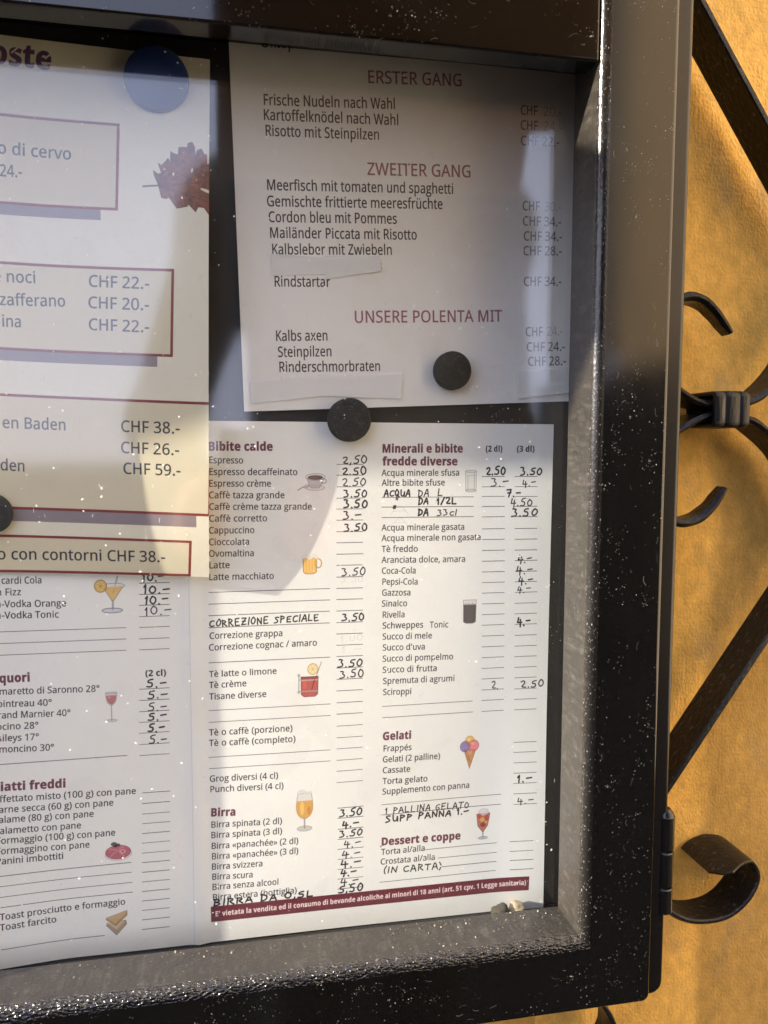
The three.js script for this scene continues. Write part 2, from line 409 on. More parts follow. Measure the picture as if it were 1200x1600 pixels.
// handwriting: strokes in a box 0..1 wide, 0 (top) .. 1 (baseline)
const HAND = {
  0: [[.5, .02, .1, .3, .1, .75, .5, 1, .9, .7, .9, .25, .5, .02, .35, .1]], 1: [[.2, .3, .55, .02, .5, 1]], 2: [[.1, .2, .45, 0, .8, .22, .6, .6, .05, .98, .95, .95]],
  3: [[.1, .08, .75, .05, .4, .42, .85, .6, .7, .95, .05, .98]], 4: [[.3, .05, .1, .62, .95, .6], [.66, .25, .62, 1.14]], 5: [[.9, .02, .3, .04, .2, .45, .75, .42, .85, .8, .5, 1, .05, .92]],
  7: [[.02, .1, .85, .03, .4, 1], [.2, .5, .8, .45]], '.': [[.35, .95, .5, 1]], ',': [[.5, .9, .3, 1.15]], '-': [[.05, .5, .9, .44]], '/': [[.9, 0, .1, 1]], '"': [[.4, 0, .25, .3], [.8, 0, .65, .3]],
  '(': [[.8, -.1, .25, .3, .25, .8, .7, 1.15]], ')': [[.2, -.15, .75, .3, .7, .8, .15, 1.15]],
  A: [[.02, 1, .45, .02, .62, .1, .95, 1], [.2, .65, .85, .6]], B: [[.15, 0, .12, 1], [.1, .03, .8, .1, .7, .42, .18, .48, .85, .6, .8, .92, .1, 1]], C: [[.95, .12, .5, .02, .08, .4, .15, .88, .55, 1, .95, .88]], D: [[.15, 0, .12, 1], [.02, .05, .7, .1, .95, .5, .65, .92, .08, 1]],
  E: [[.85, .03, .15, .08, .12, .5, .7, .46], [.12, .5, .15, .98, .9, .93]], G: [[.9, .1, .45, .02, .08, .45, .2, .92, .65, 1, .92, .6, .5, .58]], I: [[.5, .02, .48, 1]], L: [[.2, 0, .12, .96, .85, .93]], N: [[.1, 1, .12, .03, .85, .97, .9, 0]],
  O: [[.5, .03, .1, .35, .15, .85, .55, 1, .92, .65, .85, .2, .5, .03]], P: [[.18, 0, .14, 1], [.1, .06, .8, .08, .85, .4, .2, .52]], Q: [[.5, .03, .1, .35, .15, .85, .55, 1, .92, .65, .85, .2, .5, .03], [.55, .7, 1, 1.1]], R: [[.15, 0, .12, 1], [.08, .05, .75, .08, .75, .4, .18, .5, .9, 1]],
  S: [[.88, .1, .4, .02, .12, .25, .75, .58, .75, .92, .08, .96]], T: [[.02, .05, .98, .02], [.5, .05, .45, 1]], U: [[.1, 0, .08, .7, .4, 1, .85, .8, .9, 0, .92, 1]], Z: [[.1, .05, .9, .03, .1, .97, .95, .93], [.2, .5, .8, .48]], c: [[.85, .45, .3, .4, .1, .75, .4, 1, .85, .9]], l: [[.4, 0, .35, 1]],
};
function handwrite(c, text, x, y, w, h, faint) {
  const wide = { '.': .45, ',': .45, I: .5, l: .4, ' ': .7, '"': .6, 1: .6, '(': .5, ')': .5, '/': .7, '-': .9 };
  const total = [...text].reduce((s, k) => s + (wide[k] ?? 1), 0), u = w / total;
  let at = x;
  c.strokeStyle = faint ? 'rgba(120,115,115,.35)' : `rgb(${28 + rnd() * 16 | 0},${26 + rnd() * 14 | 0},${30 + rnd() * 14 | 0})`;
  c.lineWidth = faint ? 0.22 : rr(0.6, 0.94); c.lineCap = c.lineJoin = 'round';
  for (const k of text) {
    const ww = (wide[k] ?? 1) * u, dy = rr(-.05, .05) * h, sl = rr(-.04, .16) * h, hh = h * rr(.86, 1.1);
    for (const s of HAND[k] ?? []) {
      const p = [];
      for (let i = 0; i < s.length; i += 2) { const b = s[i + 1] + rr(-.02, .02); p.push([at + (s[i] * .8 + .1 + rr(-.02, .02)) * ww + sl * (1 - b), y - hh + hh * b + dy]); }
      c.beginPath(); c.moveTo(...p[0]);
      if (!'02356CDGOQSUBPRc()'.includes(k)) { for (let i = 1; i < p.length; i++) c.lineTo(...p[i]); c.stroke(); continue; }
      for (let i = 1; i + 1 < p.length; i++) c.quadraticCurveTo(p[i][0], p[i][1], i + 2 < p.length ? (p[i][0] + p[i + 1][0]) / 2 : p[i + 1][0], i + 2 < p.length ? (p[i][1] + p[i + 1][1]) / 2 : p[i + 1][1]);
      if (p.length === 2) c.lineTo(...p[1]);
      c.stroke();
    }
    at += ww;
  }
}
const STYLE = {                                      // font size in millimetres, weight, colour
  r: [5.15, '', '#1f1d20'], n: [4.9, 'bold ', '#241f22'], b: [6.7, 'bold ', '#6b3a48'], w: [4.3, 'bold ', '#f0dcd8'], h: [4.3],
  g: [7.9, '', '#352f2e'], k: [9.3, '', '#8f5a68'], p: [7.3, '', '#5d565a'], q: [7.3, '', 'rgba(90,84,92,.4)'], c: [8.3, '', '#2b2a2c'],
};
function write(c, list) {
  for (const [st, text, x, y, w, dy] of list) {
    const [size, weight, color] = STYLE[st];
    c.save(); c.translate(x, y); c.rotate(Math.atan2(dy, w));
    if (st === 'h') handwrite(c, text, 0, 0, w, /[A-Za-z]/.test(text) ? 3.9 : 4.7);
    else {
      c.font = `${weight}20px sans-serif`;
      const k = size / 20, m = c.measureText(text).width;
      c.scale(w / m, k); c.fillStyle = color; c.fillText(text, 0, 0);
      if (st !== 'q') { c.strokeStyle = color; c.lineWidth = st === 'b' ? 0.9 : st === 'w' ? .15 : 0.42; c.strokeText(text, 0, 0); }
    }
    c.restore();
  }
}
function paperGround(c, w, h, rgb, amp) {            // fibres and faint unevenness of the paper itself
  c.fillStyle = `rgb(${rgb.join(',')})`; c.fillRect(0, 0, w, h);
  for (let i = 0; i < 2600; i++) {
    const v = rnd() < .5 ? 0 : 255, x = rnd() * w, y = rnd() * h;
    c.strokeStyle = `rgba(${v},${v},${v},${(rnd() * amp).toFixed(3)})`; c.lineWidth = rr(.2, .7);
    c.beginPath(); c.moveTo(x, y); c.lineTo(x + rr(-3, 3), y + rr(-3, 3)); c.stroke();
  }
  for (let i = 0; i < 60; i++) { c.fillStyle = `rgba(150,120,80,${(rnd() * .03).toFixed(3)})`; c.beginPath(); c.ellipse(rnd() * w, rnd() * h, rr(4, 22), rr(3, 14), rnd() * 3, 0, 7); c.fill(); }
  for (let i = 0; i < 40; i++) { c.fillStyle = `rgba(70,55,40,${rr(.1, .4).toFixed(2)})`; c.beginPath(); c.arc(rnd() * w, rnd() * h, rr(.12, .3), 0, 7); c.fill(); }
}
function poly(c, pts, fill, stroke, lw = .3) {
  c.beginPath(); for (let i = 0; i < pts.length; i += 2) c.lineTo(pts[i], pts[i + 1]); c.closePath();
  if (fill) { c.fillStyle = fill; c.fill(); } if (stroke) { c.strokeStyle = stroke; c.lineWidth = lw; c.stroke(); }
}
function ell(c, x, y, a, b, fill, stroke, lw = .3, rot = 0, s = 0, e = 7) { c.beginPath(); c.ellipse(x, y, a, b, rot, s, Math.min(e, 6.2832)); if (fill) { c.fillStyle = fill; c.fill(); } if (stroke) { c.strokeStyle = stroke; c.lineWidth = lw; c.stroke(); } }
function seg(c, col, lw, ...p) { c.strokeStyle = col; c.lineWidth = lw; c.lineCap = 'round'; c.beginPath(); for (let i = 0; i < p.length; i += 2) c.lineTo(p[i], p[i + 1]); c.stroke(); }
// each little printed picture is drawn in its own box: x, y, width, height
const ICONS = {
  coffee: [[249.3, 28.3, 17.5, 11.4], (c, w, h) => {
    ell(c, 10.2, 9.2, 5.6, 1.5, '#d9d5d6', '#8d888c'); poly(c, [5.6, 3.2, 6.6, 7.4, 8.2, 9.3, 12.4, 9.3, 14.2, 7.2, 15.2, 3.2], '#b9b4b8', '#77727a');
    ell(c, 10.4, 3, 5.6, 1.9, '#e8e4e4', '#6d676c'); ell(c, 10.4, 3.3, 4.4, 1.35, '#2e2523'); ell(c, 15.3, 5.4, 1.4, 1.3, null, '#7d787d', .5);
    seg(c, '#6d666a', .5, .4, 10.6, 3.2, 8.8, 6, 8.4); ell(c, 5.2, 8.4, 1.6, .8, '#cfc9cc', '#8a8488', .3, -.3);
  }],
  mug: [[252, 75, 11.1, 12.6], (c) => {
    ell(c, 9.3, 6.2, 1.9, 2.6, null, '#b8862e', .7); poly(c, [.5, 3, .7, 11.2, 2, 12.3, 6.6, 12.3, 8.3, 11.2, 8.5, 3], '#e7a033', '#8a5c1c', .35);
    for (let i = 0; i < 4; i++) seg(c, 'rgba(255,225,140,.7)', .5, 1.6 + i * 1.7, 4, 1.7 + i * 1.7, 11);
    for (let i = 0; i < 9; i++) ell(c, .9 + i * .95, 2.6 - .9 * Math.sin(i * 1.3) * .6, 1, 1.1, '#f3ece0', 'rgba(120,100,80,.5)', .15);
  }],
  tea: [[248.8, 138.7, 14.9, 21.4], (c) => {
    seg(c, '#6e7376', .45, 14.2, .6, 10, 12.4); ell(c, 9.2, 4.6, 3, 3.2, '#ecc98a', '#a7803e', .4); ell(c, 9.2, 4.6, 2, 2.2, '#f5e2b4'); for (let i = 0; i < 6; i++) seg(c, '#c79a55', .25, 9.2, 4.6, 9.2 + 2 * Math.cos(i * 1.05), 4.6 + 2.2 * Math.sin(i * 1.05));
    poly(c, [2.2, 9, 2.4, 19.4, 4, 20.8, 10.4, 20.8, 12, 19.4, 12.3, 9], '#a5261f', '#4d1512', .35); poly(c, [2.4, 9, 2.5, 11, 12.1, 11, 12.2, 9], '#8a4a40');
    poly(c, [3.4, 11.4, 3.5, 16, 5.3, 16, 5.2, 11.4], 'rgba(235,110,80,.65)'); seg(c, '#c9c4bd', .8, 2.3, 11, 12.2, 11); seg(c, '#a9a49d', .8, 2.4, 17.6, 12.1, 17.6); seg(c, '#4b1a16', .5, 10, 11, 8.6, 16.4);
    seg(c, '#8d9194', .7, 1, 8.2, 1, 17.8); ell(c, 1, 8, .7, .7, '#a9adaf', '#666', .2); ell(c, 1, 18, .7, .7, '#a9adaf', '#666', .2); seg(c, '#8d9194', .5, 1, 10.8, 2.4, 10.8); seg(c, '#8d9194', .5, 1, 17.4, 2.4, 17.4);
  }],
  beer: [[247.4, 213.6, 10.9, 27.2], (c) => {
    ell(c, 5.4, 25.4, 4.4, 1.6, '#b9b3b0', '#8b8583'); seg(c, '#8d857f', .9, 5.4, 19, 5.4, 25);
    c.beginPath(); c.moveTo(1.6, 4); c.bezierCurveTo(.2, 11, -.6, 18, 5.4, 19.6); c.bezierCurveTo(11.4, 18, 10.8, 11, 9.4, 4); c.closePath(); c.fillStyle = 'rgba(205,200,198,.6)'; c.fill(); c.strokeStyle = '#86807f'; c.lineWidth = .35; c.stroke();
    c.beginPath(); c.moveTo(.95, 8.4); c.bezierCurveTo(.2, 13, 0, 18, 5.4, 19.2); c.bezierCurveTo(10.9, 18, 10.8, 13, 10, 8.4); c.closePath(); c.fillStyle = '#d8912c'; c.fill();
    ell(c, 4, 13, 1.2, 4.2, 'rgba(250,215,120,.8)'); ell(c, 8, 14.5, .9, 2.6, 'rgba(170,95,20,.5)'); for (let i = 0; i < 7; i++) ell(c, 2 + i * 1.15, 3.2 - Math.sin(i) * .8, 1.1, 1.1, '#dcd6d0');
  }],
  water: [[348.4, 27.3, 7.4, 13.3], (c) => { poly(c, [.3, .8, .5, 12.4, 6.9, 12.4, 7.1, .8], 'rgba(200,198,196,.5)', '#8b8786', .3); ell(c, 3.7, .9, 3.4, .7, '#e3ddd6', '#8b8786'); ell(c, 3.7, 12.3, 3.2, .8, null, '#77716f'); seg(c, '#a19c9a', .3, 1, 3.4, 6.4, 3.4); seg(c, '#a19c9a', .35, 1.8, 4, 1.9, 11.6); seg(c, '#8f8a89', .35, 5.9, 2, 5.8, 11.8); }],
  cola: [[348.2, 104.8, 8.4, 15], (c) => { poly(c, [.2, .6, .4, 14, 2.2, 14.9, 6.2, 14.9, 8, 14, 8.2, .6], 'rgba(200,196,194,.6)', '#6b6666', .3); poly(c, [.3, 3.4, .5, 14, 2.2, 14.8, 6.2, 14.8, 7.9, 14, 8.1, 3.4], '#2f2626'); for (let i = 0; i < 6; i++) poly(c, [1 + i * 1.1, 3.6, 1.4 + i * 1.1, 2.4 + (i % 2) * .6, 2.2 + i * 1.1, 3.7], '#b9b3b1', '#6b6666', .2); seg(c, '#5a4d4b', .5, 1.4, 5, 1.5, 13.6); seg(c, '#4a3f3e', .5, 7, 5, 6.9, 13.6); }],
  ice: [[347.9, 189.7, 12, 21], (c) => { poly(c, [2.6, 9, 6.2, 20.6, 10, 9], '#c07434', '#8a4c1e', .35); for (let i = 0; i < 5; i++) { seg(c, '#e0a260', .4, 3.2 + i * 1.5, 9.5, 5.4 + i * .5, 17 - i * .4); seg(c, '#8f5122', .3, 9.6 - i * 1.5, 9.5, 7 - i * .5, 17 - i * .4); } ell(c, 6.2, 3.4, 3, 3.1, '#e9ad3d', '#c28a2c'); ell(c, 3.2, 6.8, 3.1, 3.4, '#7a5da0', '#5e4486'); ell(c, 8.8, 6.4, 3.2, 3.5, '#dd6a6c', '#b44a50'); ell(c, 8, 5.2, 1.2, 1, 'rgba(255,210,200,.6)'); ell(c, 5.6, 2.4, 1, .8, 'rgba(255,235,180,.7)'); seg(c, '#e8b48a', .8, 5, 9.6, 6.2, 11.6, 7.6, 9.8); }],
  sundae: [[358.8, 236.7, 9.5, 20.2], (c) => { ell(c, 4.6, 18.8, 3, .9, '#a7aeb4', '#7c8288'); seg(c, '#7d8890', .8, 4.6, 14.6, 4.5, 18.6); poly(c, [.4, 3.4, 1.2, 11, 4.5, 15.2, 7.6, 11, 9, 3.2], '#a2452f', '#6f3a32', .35); ell(c, 4.8, 2.4, 3.2, 2.2, '#d9d2d4', '#a39a9f', .25); ell(c, 2.2, 4.8, 1.2, 1.8, '#c0403c'); ell(c, 4, 7.2, 1.6, 1.4, '#eab552'); ell(c, 6.8, 6, 1.4, 2, '#b7473f'); ell(c, 4.6, 10.4, 1.8, 1.5, '#7e2d27'); ell(c, 6.4, 9, 1, 1, '#e2a06a'); seg(c, '#c9ccd2', .6, 7.6, .6, 6.6, 3.4); }],
  cocktail: [[138, 85.7, 16.4, 20.7], (c) => { seg(c, '#9a9a9e', .9, 12.4, 0, 10, 9); poly(c, [5, 6.4, 9.2, 13.4, 10.2, 13.4, 15.4, 5.4], '#d9a54c', '#77675a', .35); ell(c, 10.4, 5.2, 5.8, 1.5, 'rgba(225,222,226,.85)', '#77716f'); ell(c, 10.2, 6.6, 4.4, 1, '#e6bb68'); ell(c, 3.4, 5.2, 3.2, 3.4, '#d8a648', '#8a6420', .5); ell(c, 3.4, 5.2, 2.2, 2.4, '#eccb7d'); for (let i = 0; i < 7; i++) seg(c, '#a87a2c', .3, 3.4, 5.2, 3.4 + 2.2 * Math.cos(i * .9), 5.2 + 2.4 * Math.sin(i * .9)); seg(c, '#8f9299', 1.1, 9.7, 13.6, 9.6, 18.4); ell(c, 9.3, 18.9, 5.4, 1.3, 'rgba(190,193,202,.8)', '#5d5f66', .5); }],
  wine: [[142.2, 150.3, 6.7, 18], (c) => { ell(c, 3.3, 16.8, 2.9, .8, '#c6c0c1', '#9a9495', .25); seg(c, '#99928f', .6, 3.3, 8.2, 3.3, 16.6); c.beginPath(); c.moveTo(.3, .8); c.bezierCurveTo(.2, 5, 1.4, 7.6, 3.3, 8.2); c.bezierCurveTo(5.4, 7.6, 6.4, 5, 6.3, .8); c.closePath(); c.fillStyle = 'rgba(205,190,192,.7)'; c.fill(); c.strokeStyle = '#8f8486'; c.lineWidth = .3; c.stroke(); c.beginPath(); c.moveTo(.6, 2.4); c.bezierCurveTo(.8, 5.2, 1.6, 7.2, 3.3, 7.7); c.bezierCurveTo(5.2, 7.2, 5.8, 5.2, 6, 2.4); c.closePath(); c.fillStyle = '#b55a5e'; c.fill(); ell(c, 3.3, .9, 3, .5, '#d8cfd0', '#8f8486', .25); }],
  meat: [[139.8, 237.2, 15, 11.7], (c) => { ell(c, 7.5, 8.2, 7.2, 3.3, '#e6dfdf', '#b09a9e', .3); ell(c, 7.4, 6.8, 6.8, 4, '#a93a48', '#6f2029', .3); for (let i = 0; i < 9; i++) seg(c, i % 2 ? '#d99aa0' : '#c26a74', .7, 7.4, 5.6, 7.4 + 6.2 * Math.cos(i * .7 + .3), 6.8 + 3.6 * Math.sin(i * .7 + .3)); ell(c, 5.2, 1.9, 1.7, 1.2, '#1f2326'); ell(c, 7.4, 2.6, 1.2, .9, '#26282b'); ell(c, 6, 3.2, 1, .7, '#15181a'); ell(c, 9.8, 6.6, 1.4, 1, null, '#ead2d2', .5); }],
  sandwich: [[139.4, 278.5, 12.4, 14.9], (c) => { poly(c, [.4, 8, 6, 14.4, 11.6, 8.4, 11, 6], '#8d7255', '#5e4a36', .3); poly(c, [.6, 7, 6.2, 12, 11.4, 6.6, 6, 5], '#cbb089', '#7d6446', .3); poly(c, [.4, 4.6, 5.4, 9.4, 12, 3, 11.6, 1], '#a58158', '#6f5436', .3); poly(c, [.3, 3.8, 11.8, .3, 12, 1.6, 5.4, 8], '#d2b07c', '#86693f', .3); seg(c, '#ead9b8', .5, 1.2, 5.6, 5.6, 9.6, 11.4, 4); }],
};
function drawIcons(c) { for (const [[x, y], fn] of Object.values(ICONS)) { c.save(); c.translate(x, y); c.globalAlpha = .72; fn(c); c.restore(); } }

// ---------------------------------------------------------------- the three sheets: place, shape and print
const creamZ = (X, Y) => {
  const s = Math.min(1, Math.max(0, (X + 0.118) / 0.105)), t = Math.min(1, Math.max(0, (Y + 0.07) / 0.27));
  const B = 0.009 + 0.013 * Math.pow(Math.max(0, Math.sin(Math.PI * t)), 0.8) - 0.006 * sm((t - 0.6) / 0.4);
  return 0.0435 + B * Math.pow(s, 1.5);
};
const DRINKS = { o: [-215.3, 15.0], ex: [1, -0.003], ey: [-0.004, -1], w: 403, h: 303.5,
  zf: (X, Y) => 0.0408 + 0.0013 * Math.exp(-Math.pow((X + 0.0262 + 0.006 * (Y + 0.07)) / 0.0035, 2)) + 0.0045 * sm((-X - 0.09) / 0.06) * sm((-Y - 0.2) / 0.09) + 0.0022 * sm((X - 0.15) / 0.04) * (0.6 + 0.4 * Math.sin(Y * 17)) + 0.0008 * Math.sin(X * 31) * Math.sin(Y * 23) };
const GERMAN = { o: [-1.3, 232], ex: [0.9991, 0.042], ey: [0.028, -0.9996], w: 210, h: 212.5, zf: (X, Y) => 0.042 + 0.0008 * Math.sin(X * 25 + 1) * Math.sin(Y * 21) + 0.0005 * sm((0.05 - X) / 0.05) * sm((0.075 - Y) / 0.06) };
const CREAM = { o: [-210.54, 211.69], ex: [0.9992, -0.04], ey: [-0.0175, -0.9998], w: 200, h: 275, zf: creamZ };

function printed(P, W, H, draw) {
  return canvasTex(canvas(W, H, (c) => { c.scale(W / P.w, H / P.h); draw(c); }));
}
const drinksMap = printed(DRINKS, 2048, 1540, (c) => {
  paperGround(c, 403, 303.5, [240, 238, 233], .05);
  c.strokeStyle = '#4c484b'; c.lineWidth = .32;
  for (const [x0, y, x1] of DRINKS_LINES) { c.beginPath(); c.moveTo(x0, y); c.lineTo(x1, y); c.stroke(); }
  for (const { x0, x1, e0, y } of DRINKS_RULES) y.forEach((v) => { const d = (e0 - x0) * (v - y[0]) / (y[y.length - 1] - y[0]); c.beginPath(); c.moveTo(x0 + d, v); c.lineTo(x1 + d, v); c.stroke(); });
  poly(c, [198.1, 281.8, 393.6, 282.4, 393.3, 291.4, 198.2, 291.2], '#6b2431');
  drawIcons(c);
  write(c, DRINKS_TEXT);
  for (const [t, x, y] of [['3.50', 274, 93], ['1.00', 274, 128], ['1.-', 274, 135], ['4.-', 376, 47], ['L 5.', 330, 47], ['A', 302, 53], ['A', 302, 60]]) handwrite(c, t, x, y, 14, 4.6, true);
  ell(c, 298.8, 254.6, .5, .5, 'rgba(60,55,55,.7)');
  c.fillStyle = 'rgba(70,60,60,.10)'; c.fillRect(188.4, 0, .5, 303.5);
});
const germanMap = printed(GERMAN, 1300, 1316, (c) => { paperGround(c, 210, 212.5, [232, 229, 226], .04); write(c, GERMAN_TEXT); });
const creamMap = printed(CREAM, 1200, 1650, (c) => {
  paperGround(c, 200, 275, [224, 216, 194], .05);
  for (const [x, y, x1] of [[0, 83.0, 144.7], [0, 157.3, 173.5], [0, 240.9, 193.3]]) { c.fillStyle = '#8a7d80'; c.fillRect(x, y, x1, y === 240.9 ? 6.4 : 5.7); }
  for (const [x0, y0, x1, y1] of CREAM_BOXES) { c.fillStyle = '#d3c7aa'; c.strokeStyle = '#7a2623'; c.lineWidth = 1.35; c.beginPath(); c.moveTo(-5, y0 - .4); c.lineTo(x0, y0); c.lineTo(x1, y1); c.lineTo(-5, y1 - .2); c.closePath(); c.fill(); c.stroke(); }
  write(c, CREAM_TEXT);
  c.save(); c.translate(96.3, 13.8); c.transform(1, 0, -.06, 1, 0, 0);         // the end of the title, in heavy cut letters
  c.font = 'bold 20px sans-serif'; c.fillStyle = '#5c3a62'; c.scale(26.5 / c.measureText('oste').width * 1.12, .78); c.fillText('oste', -7.5, 0); c.lineWidth = .7; c.strokeStyle = '#5c3a62'; c.strokeText('oste', -7.5, 0);
  c.fillStyle = '#e0d8c2'; for (const [x, y, w] of [[6.4, -7.2, 7], [29, -6, 8]]) { c.save(); c.translate(x, y); c.rotate(-.75); c.fillRect(0, -.5, w, 1.2); c.restore(); }
  c.restore();
  seg(c, '#4a2f28', .8, 166.3, 70.4, 174.5, 69.7);
  c.save(); c.beginPath(); for (let i = 0; i < LEAF.length; i += 2) c.lineTo(LEAF[i], LEAF[i + 1]); c.closePath(); c.clip();
  c.fillStyle = '#7f4429'; c.fillRect(160, 40, 50, 50);
  for (let i = 0; i < 260; i++) { c.fillStyle = ['rgba(130,78,45,.3)', 'rgba(80,42,30,.3)', 'rgba(170,112,68,.25)', 'rgba(62,34,28,.28)'][i % 4]; c.beginPath(); c.ellipse(rr(168, 204), rr(44, 88), rr(.6, 3), rr(.4, 1.6), rr(0, 3), 0, 6.28); c.fill(); }
  for (const a of [-1.25, -.85, -.45, -.1, .3, .7]) { seg(c, 'rgba(80,30,20,.7)', .4, 174.5, 69.7, 174.5 + 34 * Math.cos(a), 69.7 + 34 * Math.sin(a)); for (let k = 1; k < 6; k++) for (const s of [-.6, .6]) { const x = 174.5 + 5.5 * k * Math.cos(a), y = 69.7 + 5.5 * k * Math.sin(a); seg(c, 'rgba(190,120,70,.35)', .25, x, y, x + 4 * Math.cos(a + s), y + 4 * Math.sin(a + s)); } }
  c.restore();
  poly(c, LEAF, null, 'rgba(70,30,22,.8)', .3);
  ell(c, 181.8, 63.4, .55, .9, '#ddd5bd'); ell(c, 191.3, 61.2, .55, 1.3, '#ddd5bd', null, 0, .2); ell(c, 199, 71.9, 3.6, .8, '#ddd5bd', null, 0, .35);
});

// ---------------------------------------------------------------- materials
const paintCanvas = canvas(512, 2048, (c, W, H) => {  // 4 px per mm; u from the glass outwards: return 0-110, edge 110-136, face beyond
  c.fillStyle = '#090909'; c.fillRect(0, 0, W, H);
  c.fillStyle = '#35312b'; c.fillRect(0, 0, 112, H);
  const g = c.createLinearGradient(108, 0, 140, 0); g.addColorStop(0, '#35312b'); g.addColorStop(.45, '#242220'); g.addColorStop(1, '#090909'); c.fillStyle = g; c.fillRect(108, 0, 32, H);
  for (let i = 0; i < 1500; i++) { const y = rnd() * H; c.fillStyle = `rgba(${rnd() < .5 ? '20,18,17' : '150,145,135'},${rr(.03, .12).toFixed(2)})`; c.fillRect(rr(0, 100), y, rr(2, 40), rr(1, 14)); }
  for (let i = 0; i < 1500; i++) { const v = rr(110, 220) | 0; c.fillStyle = `rgba(${v},${v - 6},${v - 16},${rr(.25, .9).toFixed(2)})`; const s = rr(.5, 1.6); c.fillRect(rr(0, 134), rnd() * H, s, s * rr(.8, 2)); }
  for (let i = 0; i < 420; i++) { const v = rr(120, 225) | 0, s = rr(.5, 1.6); c.fillStyle = `rgba(${v},${v - 6},${v - 16},.85)`; c.fillRect(rr(106, 138), rnd() * H, s, s * rr(1, 3)); }
  for (let k = 0; k < 60; k++) {                       // dust and bits lie in loose clusters
    const cx = rr(140, 330), cy = rnd() * H, n = rr(4, 22);
    for (let i = 0; i < n; i++) { const v = rr(120, 215) | 0, a = rnd() * 6.28, d = rr(0, 1) * rr(10, 70); c.fillStyle = `rgba(${v},${v - 5},${v - 14},${rr(.35, .95).toFixed(2)})`; const x = cx + Math.cos(a) * d, y = cy + Math.sin(a) * d * 1.6; c.beginPath(); c.ellipse(Math.max(140, x), y, rr(.5, 1.3), rr(.5, 1.8), rnd() * 3, 0, 6.28); c.fill(); }
  }
  for (let i = 0; i < 620; i++) { const v = rr(80, 185) | 0; c.fillStyle = `rgba(${v},${v - 5},${v - 12},${rr(.3, .9).toFixed(2)})`; c.beginPath(); c.ellipse(rr(138, 512), rnd() * H, rr(.35, 1.0), rr(.35, 1.4), rnd() * 3, 0, 6.28); c.fill(); }
  for (let i = 0; i < 70; i++) { const v = rr(90, 190) | 0, x = rr(145, 320), y = rnd() * H, l = rr(4, 22), a = rr(1.1, 2.0); c.strokeStyle = `rgba(${v},${v - 4},${v - 10},${rr(.3, .8).toFixed(2)})`; c.lineWidth = rr(.4, 1.2); c.beginPath(); c.moveTo(x, y); c.quadraticCurveTo(x + rr(-6, 6), y + l * .5, x + Math.cos(a) * l, y + Math.sin(a) * l); c.stroke(); }
  for (let i = 0; i < 420; i++) { c.strokeStyle = `rgba(110,104,96,${rr(.01, .07).toFixed(2)})`; c.lineWidth = rr(.3, .7); const x = rr(140, 330), y = rnd() * H, l = rr(15, 70), a = rr(.5, 1.1); c.beginPath(); c.moveTo(x, y); c.lineTo(x + Math.cos(a) * l, y - Math.sin(a) * l); c.stroke(); }
});
const paintMap = canvasTex(paintCanvas); paintMap.repeat.set(1 / 0.128, 1 / 0.512);
const paintRough = dataTex(256, 1024, (x, y) => { const base = x < 54 ? 0.4 : x < 70 ? 0.24 : 0.11; return base + 0.06 * fbm(x * 0.03, y * 0.01, 3) + 0.04 * fbm(x * 0.4, y * 0.4, 9, 2); }, false); paintRough.repeat.copy(paintMap.repeat);
const paintBump = dataTex(512, 2048, (x, y) => { const k = x < 108 ? 1 : x < 138 ? 1.6 : 0.03; return 0.5 + k * (0.28 * fbm(x * 0.21, y * 0.11, 5, 3) + 0.1 * (rnd() - 0.5)); }, false); paintBump.repeat.copy(paintMap.repeat);
const blackPaint = new THREE.MeshPhysicalMaterial({ color: lin(1, 1, 1), map: paintMap, roughness: 1, roughnessMap: paintRough, bumpMap: paintBump, bumpScale: 0.00022, ior: 1.6 });
const railBump = dataTex(512, 2048, (x, y) => { const k = x < 106 ? 0.35 : x < 144 ? 2.5 : 0.02; return 0.5 + k * (0.26 * fbm(x * 0.2, y * 0.1, 5, 2) + 0.03 * (rnd() - 0.5)); }, false); railBump.repeat.copy(paintMap.repeat);
const railPaint = blackPaint.clone(); railPaint.bumpMap = railBump; railPaint.bumpScale = 0.0024;
const boxPaint = std({ color: lin(0.008, 0.0075, 0.0075), roughness: 0.2, bumpMap: dataTex(256, 256, (x, y) => 0.5 + 0.4 * fbm(x * 0.05, y * 0.05, 2), false), bumpScale: 0.0001 });
const ironBump = dataTex(512, 512, (x, y) => 0.5 + 0.5 * fbm(x * 0.035, y * 0.02, 1, 3) + 0.2 * fbm(x * 0.16, y * 0.12, 6, 2), false); ironBump.repeat.set(1 / 0.05, 1 / 0.05);
const ironMap = dataTex(512, 512, (x, y) => { const n = fbm(x * 0.02, y * 0.012, 8), w = sm((fbm(x * 0.05, y * 0.03, 12, 3) - 0.16) / 0.15), s = rnd() < 0.004 ? 0.35 : 0; const v = 0.10 + 0.04 * n + 0.16 * w + s; return [v * 1.04, v, v * 0.95]; }); ironMap.repeat.set(1 / 0.07, 1 / 0.07);
const iron = new THREE.MeshPhysicalMaterial({ specularIntensity: 0.6, map: ironMap, roughness: 0.34, metalness: 0.1, bumpMap: ironBump, bumpScale: 0.0006 });
